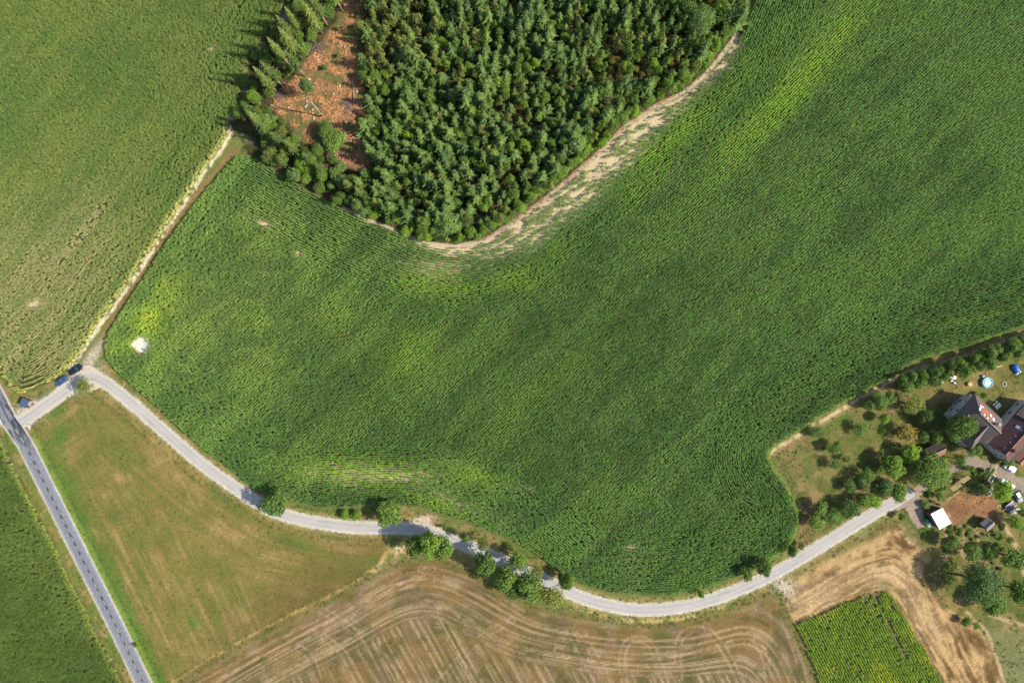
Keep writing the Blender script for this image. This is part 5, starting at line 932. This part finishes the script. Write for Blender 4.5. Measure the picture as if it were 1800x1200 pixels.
# white flat-roofed shed
c4 = [W(1636, 903, 3.1), W(1657, 892, 3.1), W(1671.5, 919, 3.1), W(1650.7, 930, 3.1)]; cen = np.mean(c4, 0); r_ = empty('white_shed', (cen[0], cen[1], 0)); tag(r_, 'shed with bright white rectangular metal roof beside the paddock', 'shed')
lc = [Vector((p[0] - cen[0], p[1] - cen[1], 0)) for p in c4][::-1]; slab([p + Vector((0, 0, 3.1 + (.25 if i < 2 else 0))) for i, p in enumerate(lc)], .1).obj('roof', M_WHITES, r_)
w_ = MB(); li = [p * .93 for p in lc]
for i in range(4): a_ = li[i]; b_ = li[(i + 1) % 4]; w_.poly([a_, b_, b_ + Vector((0, 0, 3.0)), a_ + Vector((0, 0, 3.0))])
w_.obj('wall', M_OLDW, r_)
for i in range(1, 9):
    f = i / 9; a_ = lc[1].lerp(lc[2], f); b_ = lc[0].lerp(lc[3], f); z = 3.39 - .25 * f; MB().bar(a_ + Vector((0, 0, z)), b_ + Vector((0, 0, z)), .04, .04).obj('roof_seam', M_WHITES, r_)
house('grey_shed', 'small wooden shed with light grey gabled roof on the edge of the paddock', 'shed', W(1724, 921, 2.6), (.75, .66), 3.3, (.66, -.75), 3.3, 2.3, 3.6, plain('grey_shingles', A(158, 146, 136), .8, .15, 5), M_OLDW, wins=False)
# wayside shelter at the junction
x, y = W(43, 708, 2.2); r_ = empty('bus_shelter', (x, y, 0), R(-25)); tag(r_, 'small shelter with blue-grey roof on a pale slab beside the junction', 'shelter')
MB().box(-1.5, 2.4, -1.3, 1.3, -.1, .08).obj('slab', M_CONC, r_); MB().box(-1.1, 1.1, -1.15, -1.0, .08, 2.1).box(-1.1, -.98, -1.0, 1.0, .08, 2.1).box(-1.1, 1.1, 1.0, 1.15, .08, 2.1).obj('wall', M_OLDW, r_); slab([Vector((-1.3, -1.2, 2.2)), Vector((1.2, -1.2, 2.35)), Vector((1.2, 1.2, 2.35)), Vector((-1.3, 1.2, 2.2))], .08).obj('roof', M_SLATE, r_); MB().box(1.3, 1.6, -.5, .4, .08, .5).obj('bench', M_ROOFO, r_)
def post(px, py, h, name, label, cat, board=None, mat=M_METAL):
    x, y = W(px, py); r_ = empty(name, (x, y, 0)); tag(r_, label, cat); MB().tube([(0, 0, -.1), (0, 0, h)], .05, 8).obj('pole', mat, r_)
    if board: MB().box(-board[0] / 2, board[0] / 2, -.02, .02, h - board[1], h + .05).obj('board', M_WHITE, r_)
post(33, 716, 2.3, 'bus_stop_sign', 'white stop sign on a pole beside the shelter', 'sign', (.5, .5)); post(59, 747, 2.2, 'road_sign', 'road sign on a pole at the mouth of the lane', 'sign', (.6, .6)); post(233, 1132, 1.6, 'verge_marker', 'marker post on the grass verge east of the main road', 'post', (.25, .4)); tree_px('bright', 238, 1134, 4, 1.4, 'roadside_bush', 'little shrub on the verge of the main road next to a marker post')
post(1621, 916, 1.6, 'yard_post', 'yellow post at the corner of the gravel yard', 'post', None, M_YEL); post(783, 926, 2.0, 'field_sign', 'small white sign at the maize edge by the lay-by', 'sign', (.5, .6))

# ------------------------------------------------------------------ garden and yard things
def at(name, px, py, label, cat, rz=0, z=0): x, y = W(px, py, z); r_ = empty(name, (x, y, 0), R(rz)); tag(r_, label, cat); return r_
r_ = at('swimming_pool', 1733, 672, 'round above-ground pool with pale blue cover on the lawn', 'pool'); MB().lathe([(1.62, 0), (1.62, .9), (1.68, .95), (1.5, .95), (1.5, .6)], 28).obj('pool_wall', plain('pale_blue_liner', (.30, .50, .55), .4, .15, 2), r_, True); MB().lathe([(0, .78), (1.5, .78)], 28).obj('water', M_WATER, r_); MB().lathe([(0, .90), (.6, .93), (1.0, .88), (1.08, .83)], 11, (-.05, -.05)).obj('cover', M_TARP, r_, True); MB().bar((1.2, -1.2, 0), (1.0, -1.0, 1.3), .08).bar((1.5, -.9, 0), (1.3, -.8, 1.3), .08).bar((1.1, -1.1, .8), (1.4, -.85, .8), .06).obj('ladder', M_WHITE, r_)
r_ = at('pool_pump', 1726, 661, 'small white and blue pool pump next to the round pool', 'pump', 20); MB().box(-.4, .4, -.3, .3, 0, .35).obj('base', M_BLUEP, r_); MB().lathe([(.3, .35), (.32, .7), (.15, .9), (0, .92)], 12).obj('filter_drum', M_WHITE, r_, True)
r_ = at('garden_table', 1703, 675, 'square white garden table alone on the lawn', 'table', 40); MB().box(-.6, .6, -.6, .6, .68, .74).obj('table_top', M_STRAW, r_)
for sx_ in (-1, 1):
    for sy2 in (-1, 1): MB().box(sx_ * .5 - .04, sx_ * .5 + .04, sy2 * .5 - .04, sy2 * .5 + .04, 0, .68).obj('leg', M_WHITE, r_)
r_ = at('fire_ring', 1765, 675, 'round stone fire ring on the lawn right of the pool', 'fire pit'); st_ = MB().box(-.2, .2, -.12, .12, 0, .22).mesh('stone', M_STONE)
for i in range(11): a_ = i * 2 * math.pi / 11; link('stone', st_, r_, (math.cos(a_) * .62, math.sin(a_) * .62, 0), a_ + math.pi / 2, (1, 1, rnd.uniform(.8, 1.2)))
MB().lathe([(0, .04), (.5, .03)], 12).obj('ash', M_RUB, r_)
r_ = at('picnic_table', 1751, 712, 'white slatted picnic table with benches beside the brown-roofed house', 'picnic table', 42)
for i in range(4): MB().box(-.95, .95, -.42 + i * .21, -.42 + i * .21 + .17, .72, .76).obj('slat', M_WHITE, r_)
for s in (-1, 1): MB().box(-.95, .95, s * .85 - .15, s * .85 + .15, .42, .46).obj('bench', M_WHITE, r_); MB().box(s * .75 - .04, s * .75 + .04, -.95, .95, .34, .42).bar((s * .75, -.6, 0), (s * .75, -.2, .72), .08).bar((s * .75, .6, 0), (s * .75, .2, .72), .08).obj('leg', M_OLDW, r_)
# blue tent
r_ = at('blue_tent', 1784, 648, 'blue tunnel tent with white flaps on the lawn near the hedge', 'tent', -57)
sec_ = lambda X, w_, h_: [(X, -w_, 0), (X, -w_ * .85, h_ * .6), (X, -w_ * .4, h_ * .94), (X, 0, h_), (X, w_ * .4, h_ * .94), (X, w_ * .85, h_ * .6), (X, w_, 0)]
loft([sec_(-1.5, .55, .5), sec_(-1.1, .85, 1.15), sec_(-.2, 1.0, 1.4), sec_(.7, .95, 1.35), sec_(1.25, .8, 1.1)], M_BLUEP, 'canopy', r_)
for s in (-1, 1): MB().poly([(1.25, s * .1, 1.0), (1.25, s * .85, .9), (1.95, s * .6, .25)]).obj('flap', M_WHITE, r_)
# furniture by the hedge
def chair(px, py, rz, label, mat=M_WHITE):
    r_ = at('garden_chair', px, py, label, 'chair', rz); MB().box(-.24, .24, -.24, .24, .42, .46).obj('seat', mat, r_); MB().box(-.24, .24, .2, .25, .46, .95).obj('backrest', mat, r_)
    for sx_ in (-1, 1):
        for sy2 in (-1, 1): MB().box(sx_ * .2 - .02, sx_ * .2 + .02, sy2 * .2 - .02, sy2 * .2 + .02, 0, .42).obj('leg', mat, r_)
chair(1654, 668, 60, 'white garden chair furthest left of the seating group by the hedge'); chair(1655, 672, 130, 'white garden chair lowest left of the seating group by the hedge'); chair(1677, 673, 200, 'white garden chair lowest right of the seating group by the hedge'); chair(1672, 669, 20, 'white garden chair between the grey table and a chair by the hedge'); chair(1667, 664, 80, 'cream garden chair at the left end of the grey table', M_STRAW)
r_ = at('grey_table', 1673, 663, 'grey garden table beside the hedge', 'table', -5); MB().box(-.9, .9, -.45, .45, .70, .75).obj('table_top', M_METAL, r_)
for sx_ in (-1, 1):
    for sy2 in (-1, 1): MB().box(sx_ * .8 - .04, sx_ * .8 + .04, sy2 * .36 - .04, sy2 * .36 + .04, 0, .70).obj('leg', M_METAL, r_)
def bench(px, py, rz, L, label, name='garden_bench'):
    r_ = at(name, px, py, label, 'bench', rz); [MB().box(-L / 2, L / 2, -.22 + i * .16, -.22 + i * .16 + .12, .42, .46).obj('slat', M_WOOD, r_) for i in range(3)]; [MB().box(s * L * .42 - .05, s * L * .42 + .05, -.2, .2, 0, .42).obj('leg', M_WOOD, r_) for s in (-1, 1)]
bench(1691, 660, 2, 1.5, 'pale wooden bench against the hedge left of the pool'); bench(1753, 644, 14, 2.6, 'long pale bench against the hedge between pool and blue tent'); bench(1682, 658, -30, .9, 'short pale stool bench left of the wooden bench by the hedge')
# timber frames: every beam a piece
def timber(p4, z, label, na_, nb_):
    c_ = [W(px, py, z) for px, py in p4]; cen = np.mean(c_, 0); r_ = empty('timber_frame', (cen[0], cen[1], 0)); tag(r_, label, 'timber frame'); q_ = [Vector((p[0] - cen[0], p[1] - cen[1], z)) for p in c_]
    for i in range(na_): f = i / (na_ - 1); MB().bar(q_[0].lerp(q_[3], f), q_[1].lerp(q_[2], f), .16, .12).obj('beam', M_WOOD, r_)
    for i in range(nb_): f = i / (nb_ - 1); MB().bar(q_[0].lerp(q_[1], f) + Vector((0, 0, .13)), q_[3].lerp(q_[2], f) + Vector((0, 0, .13)), .15, .12).obj('rafter', M_WOOD, r_)
    for p in q_: MB().bar((p.x * .95, p.y * .95, 0), (p.x * .95, p.y * .95, z - .07), .14).obj('post', M_WOOD, r_)
timber([(1671, 857), (1685, 845.5), (1690, 853.5), (1675.5, 863)], 2.2, 'yellow timber roof frame without covering, lower left one of the two', 4, 6); timber([(1685.5, 845), (1700, 836), (1705, 840.5), (1693, 849)], 2.4, 'yellow timber roof frame without covering, upper right one of the two', 3, 7)
# raised frame, barrier, trailers, tanks
r_ = at('cold_frame', 1742, 840, 'dark rectangular bed with white frame at the end of the yellow barrier', 'garden bed', 58); [MB().box(*b_, 0, .4).obj('board', M_WHITE, r_) for b_ in ((-1.25, 1.25, -.68, -.58), (-1.25, 1.25, .58, .68), (-1.25, -1.15, -.58, .58), (1.15, 1.25, -.58, .58))]; MB().box(-1.14, 1.14, -.57, .57, 0, .2).obj('soil', M_RUB, r_)
x0_, y0_ = W(1747.5, 832, 1); x1_, y1_ = W(1753, 815, 1); r_ = empty('road_barrier', (x0_, y0_, 0)); tag(r_, 'yellow pole barrier across the driveway', 'barrier'); MB().bar((0, 0, 1), (x1_ - x0_, y1_ - y0_, 1), .14).obj('boom', M_YEL, r_); [MB().box(-.09 + f * (x1_ - x0_), .09 + f * (x1_ - x0_), -.09 + f * (y1_ - y0_), .09 + f * (y1_ - y0_), 0, .92).obj('post', M_YEL, r_) for f in (0, 1)]
r_ = at('white_trailer', 1771, 850, 'long narrow white trailer parked by the driveway, partly under a light green tree', 'trailer', -31, 1.5); MB().box(-2.3, 2.3, -.65, .65, .5, 1.9).obj('body', P_WH, r_, bev=.12); [MB().box(-1.2 + i * 1.1, -.4 + i * 1.1, -.66, .66, 1.25, 1.6).obj('window', M_GLASS, r_) for i in range(3)]; MB().bar((-2.3, 0, .5), (-3.3, 0, .45), .1).obj('drawbar', M_METAL, r_)
for s in (-1, 1):
    for X in (-.4, .4): wh = link('wheel', None, r_, (X, s * .68, .33)); wh.rotation_euler = (math.pi / 2, 0, 0); link('tyre', TYRE, wh); link('rim', RIM, wh)
r_ = at('flat_trailer', 1777, 888, 'grey flatbed trailer pointing up right below the light green tree', 'trailer', 38, .8); MB().box(-1.5, 1.5, -.8, .8, .55, .65).obj('deck', plain('trailer_deck', A(140, 138, 150), .7, .15, 3), r_); [MB().box(-1.5, 1.5, s * .8 - .03, s * .8 + .03, .65, .95).obj('side_board', M_METAL, r_) for s in (-1, 1)]; MB().bar((-1.5, 0, .55), (-2.5, 0, .5), .1).obj('drawbar', M_WHITE, r_)
for s in (-1, 1): wh = link('wheel', None, r_, (0, s * .9, .33)); wh.rotation_euler = (math.pi / 2, 0, 0); link('tyre', TYRE, wh); link('rim', RIM, wh)
r_ = at('water_tank', 1631, 916, 'round green water tank beside the white-roofed shed', 'tank', 0, 1); MB().lathe([(0, 0), (.72, 0), (.75, .1), (.75, 1.2), (.5, 1.4), (.2, 1.45), (.2, 1.5), (0, 1.5)], 18).obj('body', M_GREENP, r_, True); MB().lathe([(0, 1.56), (.17, 1.56), (.2, 1.5)], 10).obj('lid', M_RUB, r_)
r_ = at('ibc_container', 1634, 922, 'white square liquid container below the green tank', 'tank', 30, 1); MB().box(-.5, .5, -.5, .5, .15, 1.1).obj('tank', M_WHITE, r_, bev=.06); MB().box(-.55, .55, -.55, .55, 0, .13).obj('pallet', M_WOOD, r_)
r_ = at('stone_trough', 1737, 867, 'small pale square trough beside the dark tree of the yard', 'trough', 40); [MB().box(*b_, 0, .5).obj('side', M_STONE, r_) for b_ in ((-.6, .6, -.6, -.42), (-.6, .6, .42, .6), (-.6, -.42, -.42, .42), (.42, .6, -.42, .42))]; MB().box(-.42, .42, -.42, .42, 0, .15).obj('bottom', M_RUB, r_)
r_ = at('white_crate', 1743, 857, 'small white box left of the light green yard tree', 'box', -40); MB().box(-.45, .45, -.22, .22, 0, .4).obj('body', M_WHITE, r_, bev=.03); MB().box(-.47, .47, -.24, .24, .4, .45).obj('lid', M_WHITE, r_)
for i, (px, py, rz_, L_) in enumerate(((1755, 882, -60, 2.4), (1757, 887, -75, 1.6), (1754, 889, 80, 1.2))):
    r_ = at('wooden_plank', px, py, ('longest of three yellow planks leaning by the yard fence', 'middle of three yellow planks by the yard fence', 'shortest of three yellow planks by the yard fence')[i], 'plank', rz_); MB().box(-L_ / 2, L_ / 2, -.12, .12, .02, .09).obj('board', M_WOOD, r_)
def boat(px, py, rz, label):
    r_ = at('small_boat', px, py, label, 'boat', rz); sc_ = lambda X, w_, z0: [(X, -w_, .6), (X, -w_ * .8, .3), (X, 0, z0), (X, w_ * .8, .3), (X, w_, .6), (X, w_ * .85, .6), (X, w_ * .6, .35), (X, -w_ * .6, .35), (X, -w_ * .85, .6)]
    loft([sc_(-1.6, .55, .2), sc_(-.8, .68, .08), (sc_(.4, .68, .08)), sc_(1.2, .4, .15), sc_(1.75, .06, .4)], M_WHITE, 'hull', r_); [MB().box(X - .12, X + .12, -.52, .52, .5, .54).obj('thwart', M_WOOD, r_) for X in (-.7, .3)]
boat(1783, 897, 20, 'small white boat stored right of the flat trailer'); 
r_ = at('firewood_stack', 1728, 848, 'stack of cut firewood under the dark tree beside the paddock', 'firewood', 25)
lg_ = MB().tube([(0, -.45, 0), (0, .45, 0)], .11, 7).mesh('log', M_OLDW)
for k_ in range(3):
    for i in range(9 - k_): link('log', lg_, r_, (-1 + i * .24 + k_ * .12, 0, .12 + k_ * .2))
for i, (px, py, c_, lb) in enumerate(((1649, 886, M_BLUEP, 'blue barrel at the edge of the gravel yard'), (1700, 706, M_RUB, 'dark barrel by the north-west wall of the brown-roofed house'), (1790, 862, M_GREENP, 'green barrel behind the trailers'))):
    r_ = at('barrel', px, py, lb, 'barrel'); MB().lathe([(0, 0), (.3, 0), (.33, .3), (.33, .6), (.3, .9), (0, .9)], 12).obj('body', c_, r_, True); MB().lathe([(.3, .9), (.31, .93), (0, .94)], 12).obj('lid', M_RUB, r_)
for i, (px, py, rz_) in enumerate(((1704, 694, 20), (1711, 691, 60), (1696, 704, -30))):
    r_ = at('patio_box', px, py, ('reddish storage box left of the northern house corner', 'small reddish crate nearest the northern house corner', 'reddish crate lowest along the shaded house wall')[i], 'box', rz_); MB().box(-.4, .4, -.3, .3, 0, .5).obj('body', M_ROOFO, r_, bev=.02); MB().box(-.43, .43, -.33, .33, .5, .56).obj('lid', M_OLDW, r_)
# low retaining stones and rails
rl = smooth(WP([(1661, 880), (1672, 870), (1682, 864)]), 1); r_ = at('paddock_rail', 1661, 878, 'pale wooden rail fence along the upper left side of the paddock', 'fence')
for i, (a_, b_) in enumerate((((1661, 879), (1672, 871)), ((1672, 871), (1684, 863)))):
    xa, ya = W(*a_); xb, yb = W(*b_); l_ = r_.location; [MB().bar((xa - l_.x, ya - l_.y, z), (xb - l_.x, yb - l_.y, z), .1).obj('rail', M_WOOD, r_) for z in (.5, 1.0)]; MB().box(xa - l_.x - .07, xa - l_.x + .07, ya - l_.y - .07, ya - l_.y + .07, 0, 1.15).obj('post', M_WOOD, r_)
# horse droppings and straw heaps on the paddock, stones on the bare field corner: scattered, uncounted
CR = bpy.data.collections.new('clod_pieces')
for v_ in range(3):
    m = MB(); rr = random.Random(v_); m.lathe([(0, 0), (.16, .0), (.18, .07), (.1, .14), (0, .15)], 7); m.v = [(a_ + rr.uniform(-.03, .03), b_ + rr.uniform(-.03, .03), c_) for a_, b_, c_ in m.v]; CR.objects.link(bpy.data.objects.new('clod', m.mesh('clod', CROP)))
n = 900; qx = rs.uniform(130, 160, n); qy = rs.uniform(-60, -44, n); k = (bil(D_PA, qx, qy) > .3) & (fbm(qx / 1.5, qy / 1.5, 140) > .56); qx, qy = qx[k], qy[k]
scatter('paddock_clods', np.stack([qx, qy, qx * 0], 1), np.zeros((len(qx), 3)), np.stack([rs.uniform(.4, 1.1, len(qx))] * 3, 1), np.tile((.07, .045, .03), (len(qx), 1)), CR, 'dark clods scattered over the bare paddock', 'debris')
n = 420; a_ = rs.normal(0, 1, (n, 2)); X, Y = W(1384, 1030); qx = X + a_[:, 0] * 3.4 + a_[:, 1] * 1.2; qy = Y - a_[:, 0] * 1.6 + a_[:, 1] * 1.6
X2, Y2 = W(248, 606); 
scatter('field_stones', np.stack([qx, qy, qx * 0], 1), np.zeros((n, 3)), np.stack([rs.uniform(.2, .9, n)] * 3, 1), np.tile((.50, .44, .34), (n, 1)), CR, 'pale stones at the field entrance beside the lane', 'stones')
